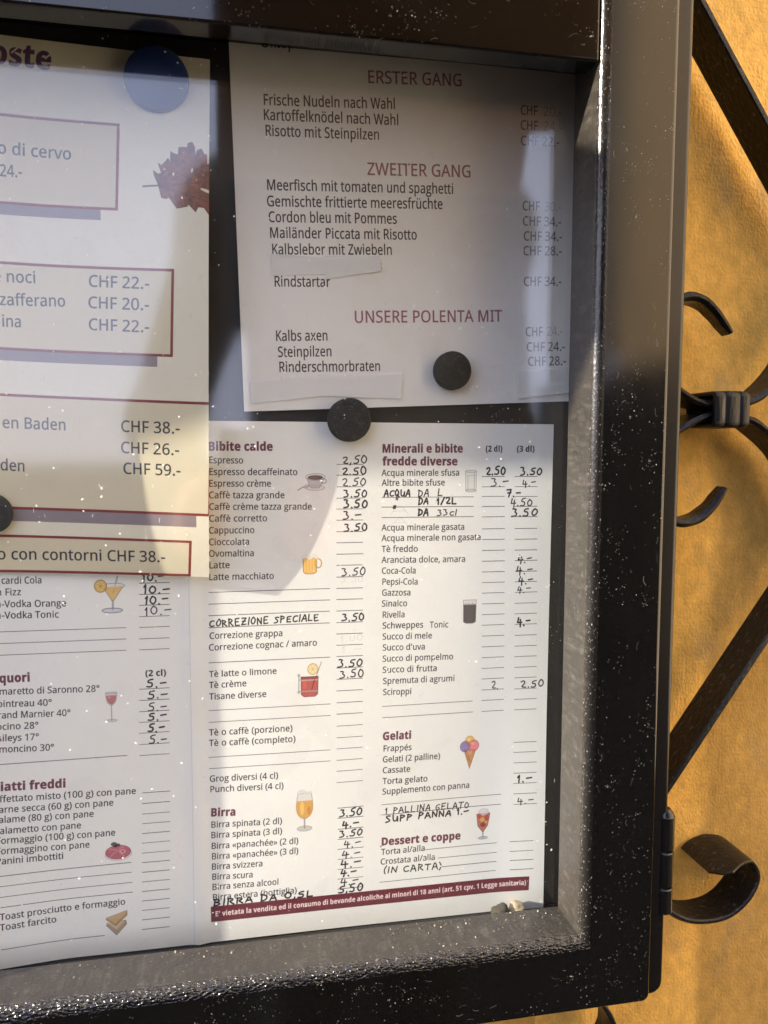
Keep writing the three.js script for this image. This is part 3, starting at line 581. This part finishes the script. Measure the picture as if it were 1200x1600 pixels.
const backMap = canvasTex(canvas(1024, 1024, (c, W, H) => {
  c.fillStyle = '#221f1f'; c.fillRect(0, 0, W, H);
  for (let i = 0; i < 2600; i++) { const v = rnd() < .6 ? 10 : 95; c.strokeStyle = `rgba(${v},${v - 4},${v - 5},${rr(.05, .3).toFixed(2)})`; c.lineWidth = rr(.4, 1.6); const x = rnd() * W, y = rnd() * H, l = rr(6, 110); c.beginPath(); c.moveTo(x, y); c.lineTo(x + rr(-3, 3), y + l); c.stroke(); }
  for (let i = 0; i < 500; i++) { c.fillStyle = `rgba(190,185,175,${rr(.1, .6).toFixed(2)})`; c.beginPath(); c.arc(rnd() * W, rnd() * H, rr(.4, 1.3), 0, 7); c.fill(); }
}));
backMap.repeat.set(3, 3);
const backing = std({ map: backMap, roughness: 0.5 });
const paperBump = dataTex(256, 256, (x, y) => 0.5 + 0.35 * fbm(x * 0.12, y * 0.12, 4, 3) + 0.1 * (rnd() - 0.5), false); paperBump.repeat.set(6, 6);
const paper = (map, o = {}) => std({ map, roughness: 0.62, bumpMap: paperBump, bumpScale: 0.00012, ...o });
const paperBack = std({ color: lin(0.74, 0.71, 0.66), roughness: 0.8 });
const creamBack = std({ color: lin(0.70, 0.64, 0.50), roughness: 0.8 });
const glass = new THREE.MeshPhysicalMaterial({ color: lin(0.97, 0.98, 0.975), roughness: 0.07, transmission: 1, thickness: 0, ior: 1.65, specularIntensity: 1 });
const dustMat = std({ color: lin(0.8, 0.78, 0.72), roughness: 0.9 });
const wallMap = dataTex(1024, 2048, (x, y) => {
  const wx = 0.2 + x / 2560, wy = y / 2560 - 0.45, shade = 0.42 * sm((wx - 0.318 + 0.012 * fbm(y * 0.004, x * 0.01, 31)) / 0.014) * sm((0.06 - wy) / 0.09) + 0.2 * sm((-0.02 - wy) / 0.4);   // shade painted in: a vertical band low on the right, darkening downwards
  const a = fbm(x * 0.008, y * 0.005, 1), b = fbm(x * 0.05, y * 0.035, 4, 4), s = 0.6 * fbm(x * 0.3, y * 0.14, 7, 2) + 0.5 * (rnd() - 0.5), m = (1 + 0.16 * a + 0.16 * b + 0.12 * s) * (1 - 0.42 * shade), g = sm((fbm(x * 0.012, y * 0.006, 22) - 0.12) / 0.3) * 0.12;
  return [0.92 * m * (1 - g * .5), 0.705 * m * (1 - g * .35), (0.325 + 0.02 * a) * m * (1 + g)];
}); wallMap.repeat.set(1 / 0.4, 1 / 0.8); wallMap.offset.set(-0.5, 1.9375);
const wallBump = dataTex(1024, 2048, (x, y) => 0.5 + 0.34 * fbm(x * 0.04, y * 0.022, 2, 4) + 0.1 * fbm(x * 0.02, y * 0.22, 5, 2) + 0.3 * fbm(x * 0.24, y * 0.16, 9, 2), false); wallBump.repeat.copy(wallMap.repeat); wallBump.offset.copy(wallMap.offset);
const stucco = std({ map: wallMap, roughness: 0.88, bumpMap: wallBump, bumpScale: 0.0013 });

// ---------------------------------------------------------------- the setting: wall, ground, the eave over the case
function metreUV(g, s = 1) { const p = g.attributes.position, u = g.attributes.uv; for (let i = 0; i < p.count; i++) u.setXY(i, p.getX(i) * s, p.getY(i) * s); return g; }
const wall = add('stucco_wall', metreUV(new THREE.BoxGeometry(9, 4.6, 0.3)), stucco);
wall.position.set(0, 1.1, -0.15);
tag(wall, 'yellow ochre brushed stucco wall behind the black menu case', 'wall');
const groundMat = new THREE.MeshPhysicalMaterial({ specularIntensity: 0, map: dataTex(256, 256, (x, y) => { const v = 0.15 + 0.05 * fbm(x * 0.05, y * 0.05, 3); return [v, v * 0.97, v * 0.93]; }), roughness: 0.9 });
groundMat.map.repeat.set(60, 60);
const ground = add('ground', new THREE.PlaneGeometry(120, 120), groundMat);
ground.rotation.x = -Math.PI / 2; ground.position.y = -1.2; ground.userData.kind = 'structure';
{
  const s = new THREE.Shape(), zE = 0.4, yE = 0.409; s.moveTo(0.0, yE + 0.16); s.lineTo(zE, yE); s.lineTo(zE, yE + 0.022); s.lineTo(0.0, yE + 0.19); s.closePath();
  const g = new THREE.ExtrudeGeometry(s, { depth: 2.58, bevelEnabled: false });
  g.rotateY(-Math.PI / 2); g.translate(-0.62, 0, 0);
  const wood = std({ color: lin(0.42, 0.28, 0.16), roughness: 0.75 });
  add('eave', g, wood).userData.kind = 'structure';
  const q = new THREE.Shape(); [[-0.01, 0.186], [0.206, 0.186], [0.212, 0.232], [0.24, 0.236], [0.24, 0.345], [-0.01, 0.345]].forEach(([x, y], i) => (i ? q.lineTo(x, y) : q.moveTo(x, y))); q.closePath();
  const b = new THREE.ExtrudeGeometry(q, { depth: 0.016, bevelEnabled: false }); b.translate(0, 0, 0.204);
  add('added_board', b, std({ color: lin(0.33, 0.26, 0.19), roughness: 0.8 })).userData.kind = 'structure';  // unseen board, added to darken the sky mirrored over the German sheet
}

// ---------------------------------------------------------------- the menu case: box, back board, door with its glass, hinge
const display = thing('display_case', 'black metal wall case with a glazed door, holding the menu sheets', 'menu case');
{
  const X = (o) => ({ l: -0.196 - o, r: 0.1849 + o, b: -0.2731 - o, t: 0.1961 + o });
  const body = [];
  const outer = { l: -0.251, r: 0.2402, b: -0.3178, t: 0.34 };  // top raised out of view so its shadow covers the wall upper right
  const inner = { l: -0.214, r: 0.2015, b: -0.2898, t: 0.216 };
  const ring = (R, z, rad = 0, k = 0) => ({ l: R.l - k, r: R.r + k, b: R.b - k, t: R.t + k, z, rad });
  const br = [ring(inner, 0.038), ring(inner, 0.0935), ring(inner, 0.0935, 0.003, 0.002), ring(inner, 0.0935, 0.003, 0.006), ring(outer, 0.0935, 0.006, -0.0026), ring(outer, 0.0935, 0.006, -0.0015), ring(outer, 0.0929, 0.007, -0.0005), ring(outer, 0.092, 0.008), ring(outer, 0.004, 0.008)];
  for (const s of Object.keys(SIDES)) body.push(frameSide(br, s));
  add('case_body', mergeGeometries(body), boxPaint, display);
  const bb = new THREE.BoxGeometry(inner.r - inner.l, inner.t - inner.b, 0.004); bb.translate((inner.l + inner.r) / 2, (inner.b + inner.t) / 2, 0.0375);
  add('back_board', bb, backing, display);
  const door = new THREE.Group(); door.name = 'door'; display.add(door);
  const R = (o, z, rad = 0, up = 0) => { const q = X(o); return { ...q, t: q.t + up, z, rad }; };
  const prof = [R(0, 0.069), R(0, 0.083), R(0, 0.0952)];
  for (let i = 1; i <= 5; i++) { const a = (i / 5) * 90 * DEG; prof.push(R(0.0048 * (1 - Math.cos(a)), 0.0952 + 0.0048 * Math.sin(a))); }
  prof.push(R(0.0058, 0.1), R(0.0407, 0.1, 0.003), R(0.0417, 0.1, 0.003));
  for (let i = 1; i <= 3; i++) { const a = (i / 3) * 90 * DEG; prof.push(R(0.0417 + 0.0015 * Math.sin(a), 0.0985 + 0.0015 * Math.cos(a), 0.004)); }
  prof.push(R(0.0432, 0.0945, 0.004), R(0.0155, 0.0945), R(0.0155, 0.069), R(0, 0.069));
  const tall = prof.map((q) => ({ ...q, t: 0.262 }));      // the stiles run up past the top rail, which butts between them
  for (const s of ['left', 'right']) add('stile', frameSide(tall, s), blackPaint, door);
  add('rail', frameSide(prof, 'bottom'), railPaint, door);
  const tr = new RoundedBoxGeometry(0.3809, 0.058, 0.0150, 3, 0.0014); tr.translate(-0.00555, 0.1961 + 0.029, 0.0910);
  const tu = tr.attributes.uv, tp = tr.attributes.position; for (let i = 0; i < tu.count; i++) tu.setXY(i, 0.04 + (tp.getY(i) - 0.1961) * 0.9, tp.getX(i) + 0.27);
  add('rail', tr, blackPaint, door);
  const pane = new THREE.BoxGeometry(0.381 + 0.02, 0.4692 + 0.026, 0.003); pane.translate((-0.196 + 0.1849) / 2, (-0.2731 + 0.1961) / 2, 0.0672);
  add('glass_pane', pane, glass, door);
  // dust, bits and scratches on the outside of the pane
  const bit = new THREE.IcosahedronGeometry(0.5, 0); bit.scale(1, 1, 0.35);
  const spots = [];
  const gx = () => rr(-0.13, 0.183), gy = () => rr(-0.27, 0.2);
  for (let i = 0; i < 1100; i++) { const s = Math.pow(rnd(), 3) * 0.0009 + 0.00022; spots.push([gx(), gy(), s, s * rr(1, 1.6), rnd() * 3.14]); }
  for (let i = 0; i < 70; i++) spots.push([gx(), gy(), rr(.00014, .00026), rr(.001, .0032), rr(-.5, .5)]);
  for (let k = 0; k < 14; k++) { const cx = gx(), cy = gy(); for (let i = 0; i < 9; i++) spots.push([Math.min(.183, cx + rr(-.008, .008)), Math.min(.2, Math.max(-.271, cy + rr(-.006, .006))), rr(.00015, .0004), rr(.0002, .0006), rnd() * 3]); }
  const dust = new THREE.InstancedMesh(bit, dustMat, spots.length);
  const M = new THREE.Matrix4(), Q = new THREE.Quaternion(), Zx = new THREE.Vector3(0, 0, 1);
  spots.forEach(([x, y, a, b, r], i) => dust.setMatrixAt(i, M.compose(new THREE.Vector3(x, y, 0.0688), Q.setFromAxisAngle(Zx, r), new THREE.Vector3(a, b, 0.0002))));
  dust.name = 'dust'; dust.userData.kind = 'stuff'; dust.castShadow = true; door.add(dust);
  // fine grit and crumbs that have gathered on the floor of the case and on the sill of the door
  const crumb = new THREE.IcosahedronGeometry(0.5, 1), crumbs = [];
  for (let i = 0; i < 240; i++) { const s = Math.pow(rnd(), 2.5) * 0.0026 + 0.0004; crumbs.push([rr(-0.19, 0.19), -0.2898 + s * .25, rr(0.047, 0.064), s]); }
  for (let i = 0; i < 260; i++) { const s = Math.pow(rnd(), 3) * 0.0011 + 0.0002, z = rr(0.07, 0.094); crumbs.push([rnd() < .4 ? rr(0.08, 0.182) : rr(-0.18, 0.182), -0.2731 + s * .2, rnd() < .6 ? rr(.07, .078) : z, s]); }
  const grit = new THREE.InstancedMesh(crumb, std({ color: lin(1, 1, 1), roughness: 0.9 }), crumbs.length);
  crumbs.forEach(([x, y, z, s], i) => { grit.setMatrixAt(i, M.compose(new THREE.Vector3(x, y, z), Q.setFromEuler(new THREE.Euler(rr(0, 3), rr(0, 3), rr(0, 3))), new THREE.Vector3(s * rr(.7, 1.5), s * rr(.5, .9), s * rr(.6, 1.2)))); const v = rr(.05, .36); grit.setColorAt(i, lin(v, v * .88, v * .68)); });
  grit.name = 'grit'; grit.userData.kind = 'stuff'; grit.castShadow = true; display.add(grit);
  // hinge
  const hinge = new THREE.Group(); hinge.name = 'hinge'; hinge.position.set(0.2402, 0, 0.0905); display.add(hinge);
  const knuckle = (y0, y1, dome) => {
    const r = 0.0053, pr = [[0, y0], [r - .0006, y0], [r, y0 + .0006], [r, y1 - .0006], [r - .0006, y1]];
    if (dome) pr.push([r - .0008, y1 + .0012], [r - .0018, y1 + .0024], [r - .0026, y1 + .0036]);
    pr.push([0, dome ? y1 + .004 : y1]);
    return crease(new THREE.LatheGeometry(pr.map(([a, b]) => new THREE.Vector2(a, b)), 28), 40 * DEG);
  };
  add('knuckle', knuckle(-0.2308, -0.2105, true), boxPaint, hinge);
  add('knuckle', knuckle(-0.2525, -0.2320), boxPaint, hinge);
  add('knuckle', knuckle(-0.2690, -0.2537), boxPaint, hinge);
  const lf = new THREE.BoxGeometry(0.012, 0.058, 0.0012); lf.translate(-0.006, -0.24, 0.0026);
  add('hinge_leaf', lf, boxPaint, hinge);
}

// ---------------------------------------------------------------- the menu sheets and the magnets that hold them
const drinks = add('menu_sheet', sheet(DRINKS, 120, 80), [paper(drinksMap), paperBack]);
tag(drinks, 'folded white drinks price list with handwritten prices, along the bottom of the case', 'menu');
const german = new THREE.Group(); german.name = 'menu_sheet_001'; scene.add(german);
tag(german, 'white food menu sheet in German with paper strips stuck on, upper right in the case', 'menu');
add('page', sheet(GERMAN, 40, 40), [paper(germanMap), paperBack], german);
for (const q of STRIPS) {
  const w = [0, 2, 4, 6].map((i) => place(GERMAN, q[i], q[i + 1])), s = new THREE.Shape();
  w.forEach(([x, y], i) => (i ? s.lineTo(x / 1000, y / 1000) : s.moveTo(x / 1000, y / 1000))); s.closePath();
  const g = new THREE.ExtrudeGeometry(s, { depth: 0.0003, bevelEnabled: false }); g.translate(0, 0, 0.0427 + rr(0, 0.0004));
  add('paper_strip', g, std({ color: lin(0.93, 0.92, 0.91), roughness: 0.5, transparent: true, opacity: 0.6 }), german);
}
const cream = add('menu_sheet_002', sheet(CREAM, 80, 90), [paper(creamMap), creamBack]);
tag(cream, 'cream menu sheet with red framed boxes and a printed brown leaf', 'menu');

const magnetMap = dataTex(128, 128, (x, y) => { const n = fbm(x * 0.06, y * 0.06, 3), s = rnd() < 0.05 ? 0.14 : 0, v = 0.14 + 0.09 * n + s * 1.6; return [v * 1.02, v, v * 0.97]; });
const magnetBlack = std({ map: magnetMap, roughness: 0.8 });
const magnetBlue = std({ color: lin(0.018, 0.04, 0.16), roughness: 0.4 });
function magnet(name, x, y, z, r, h, mat, label) {
  const e = 0.0009, pr = [[0, 0], [r - e, 0], [r, e], [r, h - e * 1.6], [r - e * .5, h - e * .5], [r - e * 1.6, h], [0, h]];
  const g = new THREE.LatheGeometry(pr.map(([a, b]) => new THREE.Vector2(a, b)), 56); g.rotateX(Math.PI / 2);
  const m = add(name, crease(g, 35 * DEG), mat);
  m.position.set(x, y, z);
  return tag(m, label, 'magnet', 'round magnets holding the sheets');
}
magnet('magnet', -0.0377, 0.1893, creamZ(-0.038, 0.19) + 0.0004, 0.0163, 0.006, magnetBlue, 'large dark blue round magnet on the top edge of the cream sheet');
magnet('magnet_001', 0.1232, 0.0440, 0.0431, 0.0110, 0.006, magnetBlack, 'black round magnet in the lower half of the German sheet, below the last heading');
magnet('magnet_002', 0.0630, 0.0153, 0.0431, 0.0123, 0.007, magnetBlack, 'black round magnet across the gap between the German sheet and the drinks list');
magnet('magnet_003', -0.1270, -0.0351, creamZ(-0.127, -0.035) + 0.0004, 0.0105, 0.006, magnetBlack, 'black round magnet at the left picture edge on the cream sheet');

// ---------------------------------------------------------------- grit on the bottom of the case
function lump(r, k, s) { const g = mergeVertices(new THREE.IcosahedronGeometry(r, 4).deleteAttribute('normal').deleteAttribute('uv')); const p = g.attributes.position, v = new THREE.Vector3(); for (let i = 0; i < p.count; i++) { v.fromBufferAttribute(p, i); const n = 1 + k * fbm(v.x / r * 1.1 + s, v.y / r * 1.1, v.z / r * 1.1 + s, 3); p.setXYZ(i, v.x * n, v.y * n * 0.85, v.z * n * 0.8); } g.computeVertexNormals(); return g; }
const pebble = tag(add('pebble', lump(0.0056, 0.6, 2), std({ color: lin(0.10, 0.085, 0.06), roughness: 0.85 })), 'small dark brown pebble on the case floor, bottom right corner', 'pebble');
pebble.position.set(0.1555, -0.2845, 0.050);
const husk = tag(add('seed_husk', lump(0.0052, 0.5, 7), std({ color: lin(0.62, 0.50, 0.33), roughness: 0.6 })), 'pale tan dry husk lying just right of the brown pebble', 'husk');
husk.position.set(0.1668, -0.2850, 0.0485);

// ---------------------------------------------------------------- wrought iron beside the case
const bracket = thing('iron_bracket', 'black wrought iron bracket, bars and scrolls tied by a collar, right of the case', 'bracket');
add('diagonal_bar', strap([[268, 287, 4.4, 8, 36], [280.4, 269.7, 4.4, 8, 36], [328.6, 201.4, 4.4, 8, 36], [474, -4.6, 4.4, 8, 36]], 8, .2), iron, bracket);
add('diagonal_bar', strap([[250, -258.6, 4.4, 8, 36], [275.3, -222.9, 4.4, 8, 36], [344.2, -125.2, 4.4, 8, 36], [474, 58, 4.4, 8, 36]], 8, .2), iron, bracket);
const upper = [[311.1, 72.8], [306.3, 79], [300.2, 86], [293.3, 91.7], [285.7, 94.4], [277.8, 94], [270.5, 90.1], [260.9, 78.8], [257.1, 63.1], [264.2, 46.3], [276.9, 35], [289.2, 29], [299.6, 26.6], [314.1, 26.4], [326.7, 29.6], [336.6, 35], [352.1, 50], [368, 78], [372, 108]];
const lower = [[311.3, -26.1], [307.4, -32.3], [302.2, -39.2], [294.3, -45.3], [285.4, -48.3], [276.4, -47.5], [265, -40.8], [255.8, -28.5], [255.2, -12.4], [263.6, 1.7], [276.9, 11.4], [289.6, 18], [299.8, 20.8], [314.2, 20.8], [327.2, 17.6], [337.6, 11.5], [357.2, -5], [372, -34], [375, -64]];
for (const path of [upper, lower]) add('scroll_bar', strap(path.map(([x, y], i) => { const f = Math.min(1, i / 9); return [x, y, i === 0 ? 3.4 : i < 6 ? 5.6 : 4.6 - .3 * f, 22 - 14 * f, 33 + 2 * f]; }), 8, .42, .16), iron, bracket);
{
  const ring = []; const x0 = 296.4, x1 = 321.6;
  // sleeve with two grooves: a profile along x wrapped round the two bars
  const prof = [[x0, 0.6], [x0 + .8, 1.6], [x0 + 7, 1.8], [x0 + 8, 1.0], [x0 + 9, 1.8], [x0 + 17, 2.0], [x0 + 18, 1.1], [x0 + 19, 1.9], [x1 - .8, 1.6], [x1, .6]];
  const pos = [], uv = [], idx = [], N = 40, hy = 11.6, cy = 24.2, z0 = 6, z1 = 39.5, rd = 4;
  const loop = [];
  const arcs = [[cy + hy - rd, z1 - rd, 0], [cy - hy + rd, z1 - rd, 1], [cy - hy + rd, z0 + rd, 2], [cy + hy - rd, z0 + rd, 3]];
  for (const [y, z, k] of arcs) for (let i = 0; i <= 8; i++) { const a = (k + i / 8) * 90 * DEG; loop.push([y + Math.cos(a) * 0, z, Math.cos(a), Math.sin(a), k]); }
  const pt = loop.map(([y, z, c, s]) => [y, z, c, s]);
  prof.forEach(([x, e]) => pt.forEach(([y, z, c, s], i) => { pos.push(x / 1000, (y + c * (rd - 1.8 + e)) / 1000, (z + s * (rd - 1.8 + e)) / 1000); uv.push(x / 1000, i * 0.003); }));
  const n = pt.length;
  for (let k = 0; k + 1 < prof.length; k++) for (let i = 0; i < n; i++) { const a = k * n + i, b = k * n + (i + 1) % n; idx.push(a, b, a + n, b, b + n, a + n); }
  const o = pos.length / 3;                             // inner skin, so that the sleeve is open and has thickness
  pt.forEach(([y, z, c, s]) => { for (const x of [x0, x1]) { pos.push(x / 1000, (y + c * (rd - 2.6)) / 1000, (z + s * (rd - 2.6)) / 1000); uv.push(0, 0); } });
  for (let i = 0; i < n; i++) { const j = (i + 1) % n, a = o + i * 2, b = o + j * 2, last = (prof.length - 1) * n; idx.push(a, a + 1, b, b, a + 1, b + 1, i, a, j, j, a, b, last + i, last + j, a + 1, last + j, b + 1, a + 1); }
  add('collar', crease(geom(pos, uv, idx), 50 * DEG), iron, bracket);
}
const scroll = tag(add('iron_scroll', strap([[250, -268, 3.6, 12, 36], [261.8, -286.4, 3.6, 12, 36], [269.1, -297, 3.6, 12, 36], [277.8, -306.9, 3.6, 12, 36], [290.7, -315, 3.4, 12, 36], [305, -318.2, 3.4, 11, 36], [324.1, -316.2, 3.2, 9, 36], [339.1, -304.7, 3, 7, 36], [344.7, -290.8, 2.8, 6, 36], [338.9, -279.4, 2.4, 4, 36], [327.2, -276.6, 2, 1.5, 42], [317, -278.4, 1.6, 1, 47], [311, -280.8, 1.3, 1.5, 44], [306.3, -283.4, .9, 3, 36]], 10, .25, .1), iron), 'wide iron scroll with a curled leaf end beside the hinge, lower right', 'iron scroll');
const scrollLow = tag(add('iron_scroll_001', strap([[205, -345, 3.4, 12, 34], [225.2, -359.6, 3.4, 12, 34], [234, -369, 3.4, 12, 34], [240, -378, 3.4, 12, 34], [243.6, -388, 3.2, 10, 34], [242.5, -402, 3, 8, 34], [233, -412, 2.4, 6, 34], [222, -409, 2, 6, 34]], 10, .25, .1), iron), 'black iron scroll tip showing under the bottom edge of the case', 'iron scroll');

// ---------------------------------------------------------------- what the glass and the paint mirror: the lit wing of the house with pieces added for bounce and dark reflections, the person taking the picture
{
  const wing = new THREE.Group(); wing.name = 'house_wing'; wing.userData.kind = 'structure'; scene.add(wing);
  const w = new THREE.BoxGeometry(0.4, 7.75, 1.5); w.translate(2.75, 2.675, 3.92);
  add('wall', w, std({ color: lin(0.58, 0.42, 0.23), roughness: 0.9 }), wing);
  const near = new THREE.BoxGeometry(0.4, 7.75, 3.14); near.translate(2.75, 2.675, 1.595);
  add('bounce_wall', near, std({ color: lin(0.86, 0.74, 0.54), roughness: 0.9 }), wing);  // unseen wall, added to bounce sunlight onto the stucco and the sheets
  const far = new THREE.BoxGeometry(0.4, 5.8, 1.1); far.translate(2.76, 2.65 + 1.0, 5.22);
  add('grey_wall', far, std({ color: lin(0.13, 0.125, 0.115), roughness: 0.9 }), wing);
  const d = new THREE.BoxGeometry(0.5, 1.7, 2.4); d.translate(2.7, -1.2 + 0.85, 4.6);
  add('dark_block', d, new THREE.MeshPhysicalMaterial({ color: lin(0.014, 0.012, 0.011), roughness: 0.9, specularIntensity: 0 }), wing);  // unseen dark block, added so the stile mirrors black low down
}
{
  const person = thing('person', 'person in a dark jacket holding up a phone, mirrored faintly in the glass', 'person');
  const V = (x, y, z) => new THREE.Vector3(x, y, z);
  // joints in metres, the figure faces the wall; [a, b, radius at a, radius at b]
  const B = [
    [V(.166, -.182, .76), V(.166, .070, .74), .145, .14], [V(.166, .070, .74), V(.166, .250, .72), .145, .15], [V(.02, .295, .715), V(.325, .295, .715), .09, .09], [V(.166, .290, .71), V(.166, .410, .69), .06, .056],
    [V(.166, .460, .675), V(.166, .545, .69), .078, .092], [V(.166, .435, .635), V(.166, .470, .625), .05, .05],
    [V(-.01, .280, .715), V(-.09, .030, .69), .056, .046], [V(-.09, .030, .69), V(-.045, -.100, .585), .044, .032], [V(.342, .280, .715), V(.36, .010, .69), .056, .046], [V(.36, .010, .69), V(.1, -.100, .585), .044, .032],
    [V(.086, -.226, .76), V(.08, -.699, .745), .095, .065], [V(.08, -.699, .745), V(.08, -1.117, .78), .062, .045], [V(.246, -.226, .76), V(.256, -.699, .745), .095, .065], [V(.256, -.699, .745), V(.256, -1.117, .78), .062, .045],
    [V(.08, -1.155, .8), V(.07, -1.165, .62), .045, .036], [V(.256, -1.155, .8), V(.266, -1.165, .62), .045, .036],
  ];
  for (const [s, px] of [[-1, -.024], [1, .064]]) {     // palms and bent fingers closing on the phone's two edges
    const w = s < 0 ? V(-.045, -.1, .585) : V(.1, -.1, .585), p = V(px + s * .012, -.075, .52);
    B.push([w, p, .03, .024]);
    for (let i = 0; i < 4; i++) { const y = -.045 - i * .021, k = V(px + s * .016, y, .502); B.push([p, k, .012, .0105], [k, V(px - s * .012, y + .002, .4925 + .012), .010, .009]); }
    B.push([V(px + s * .01, -.085, .53), V(px - s * .004, -.05, .522), .013, .010]);
  }
  const R = 120, S = 0.96, C = V(.15, -.28, .66);
  const mc = new MarchingCubes(R, new THREE.MeshBasicMaterial(), false, false, 90000);
  mc.isolation = 0;
  const q = V(0, 0, 0), ab = V(0, 0, 0), boxes = B.map(([a, b, ra, rb]) => ({ a, ab: b.clone().sub(a), ra, rb, l: b.distanceToSquared(a), lo: a.clone().min(b).subScalar(.2), hi: a.clone().max(b).addScalar(.2) }));
  let at = 0;
  for (let z = 0; z < R; z++) for (let y = 0; y < R; y++) for (let x = 0; x < R; x++, at++) {
    q.set(C.x + (x - R / 2) / (R / 2) * S, C.y + (y - R / 2) / (R / 2) * S, C.z + (z - R / 2) / (R / 2) * S);
    let d = .3;
    for (const k of boxes) {
      if (q.x < k.lo.x || q.x > k.hi.x || q.y < k.lo.y || q.y > k.hi.y || q.z < k.lo.z || q.z > k.hi.z) continue;
      ab.copy(q).sub(k.a);
      const t = Math.min(1, Math.max(0, ab.dot(k.ab) / k.l)), e = ab.addScaledVector(k.ab, -t).length() - (k.ra + (k.rb - k.ra) * t);
      const s = .028, h = Math.min(1, Math.max(0, .5 + .5 * (d - e) / s)); d = d * (1 - h) + e * h - s * h * (1 - h);
    }
    mc.field[at] = -d;
  }
  mc.update();
  const n = mc.count, src = mc.positionArray, pos = new Float32Array(n * 3), col = new Float32Array(n * 3);
  for (let i = 0; i < n; i++) {
    const x = C.x + src[i * 3] * S, y = C.y + src[i * 3 + 1] * S, z = C.z + src[i * 3 + 2] * S;
    pos.set([x, y, z], i * 3);
    col.set(y > .38 || (z < .56 && y > -.2) ? [.42, .24, .17] : y < -1.11 ? [.03, .025, .02] : y < -.2 ? [.03, .035, .05] : [.022, .024, .03], i * 3);
  }
  const g = new THREE.BufferGeometry(); g.setAttribute('position', new THREE.BufferAttribute(pos, 3)); g.setAttribute('color', new THREE.BufferAttribute(col, 3));
  const gg = mergeVertices(g, 1e-5); gg.computeVertexNormals();
  add('body', gg, std({ vertexColors: true, roughness: 0.85 }), person);
  const hair = new THREE.SphereGeometry(.103, 28, 18, 0, Math.PI * 2, 0, 1.75); hair.scale(.92, 1.02, 1.05); hair.rotateX(.45); hair.translate(.166, .547, .698);
  add('hair', hair, std({ color: lin(.03, .02, .014), roughness: .8 }), person);
  const eye = new THREE.SphereGeometry(.011, 14, 10);
  for (const s of [-1, 1]) { const e = eye.clone(); e.translate(.166 + s * .032, .51, .603); add('eye', e, std({ color: lin(.12, .09, .07), roughness: .2 }), person); }
  const phone = tag(add('phone', new RoundedBoxGeometry(.076, .158, .009, 4, .004), std({ color: lin(.02, .02, .022), roughness: .25 })), 'dark phone held up in front of the case by the mirrored person', 'phone');
  phone.position.set(.02, -.06, .4965);
}
renderer.render(scene, camera);
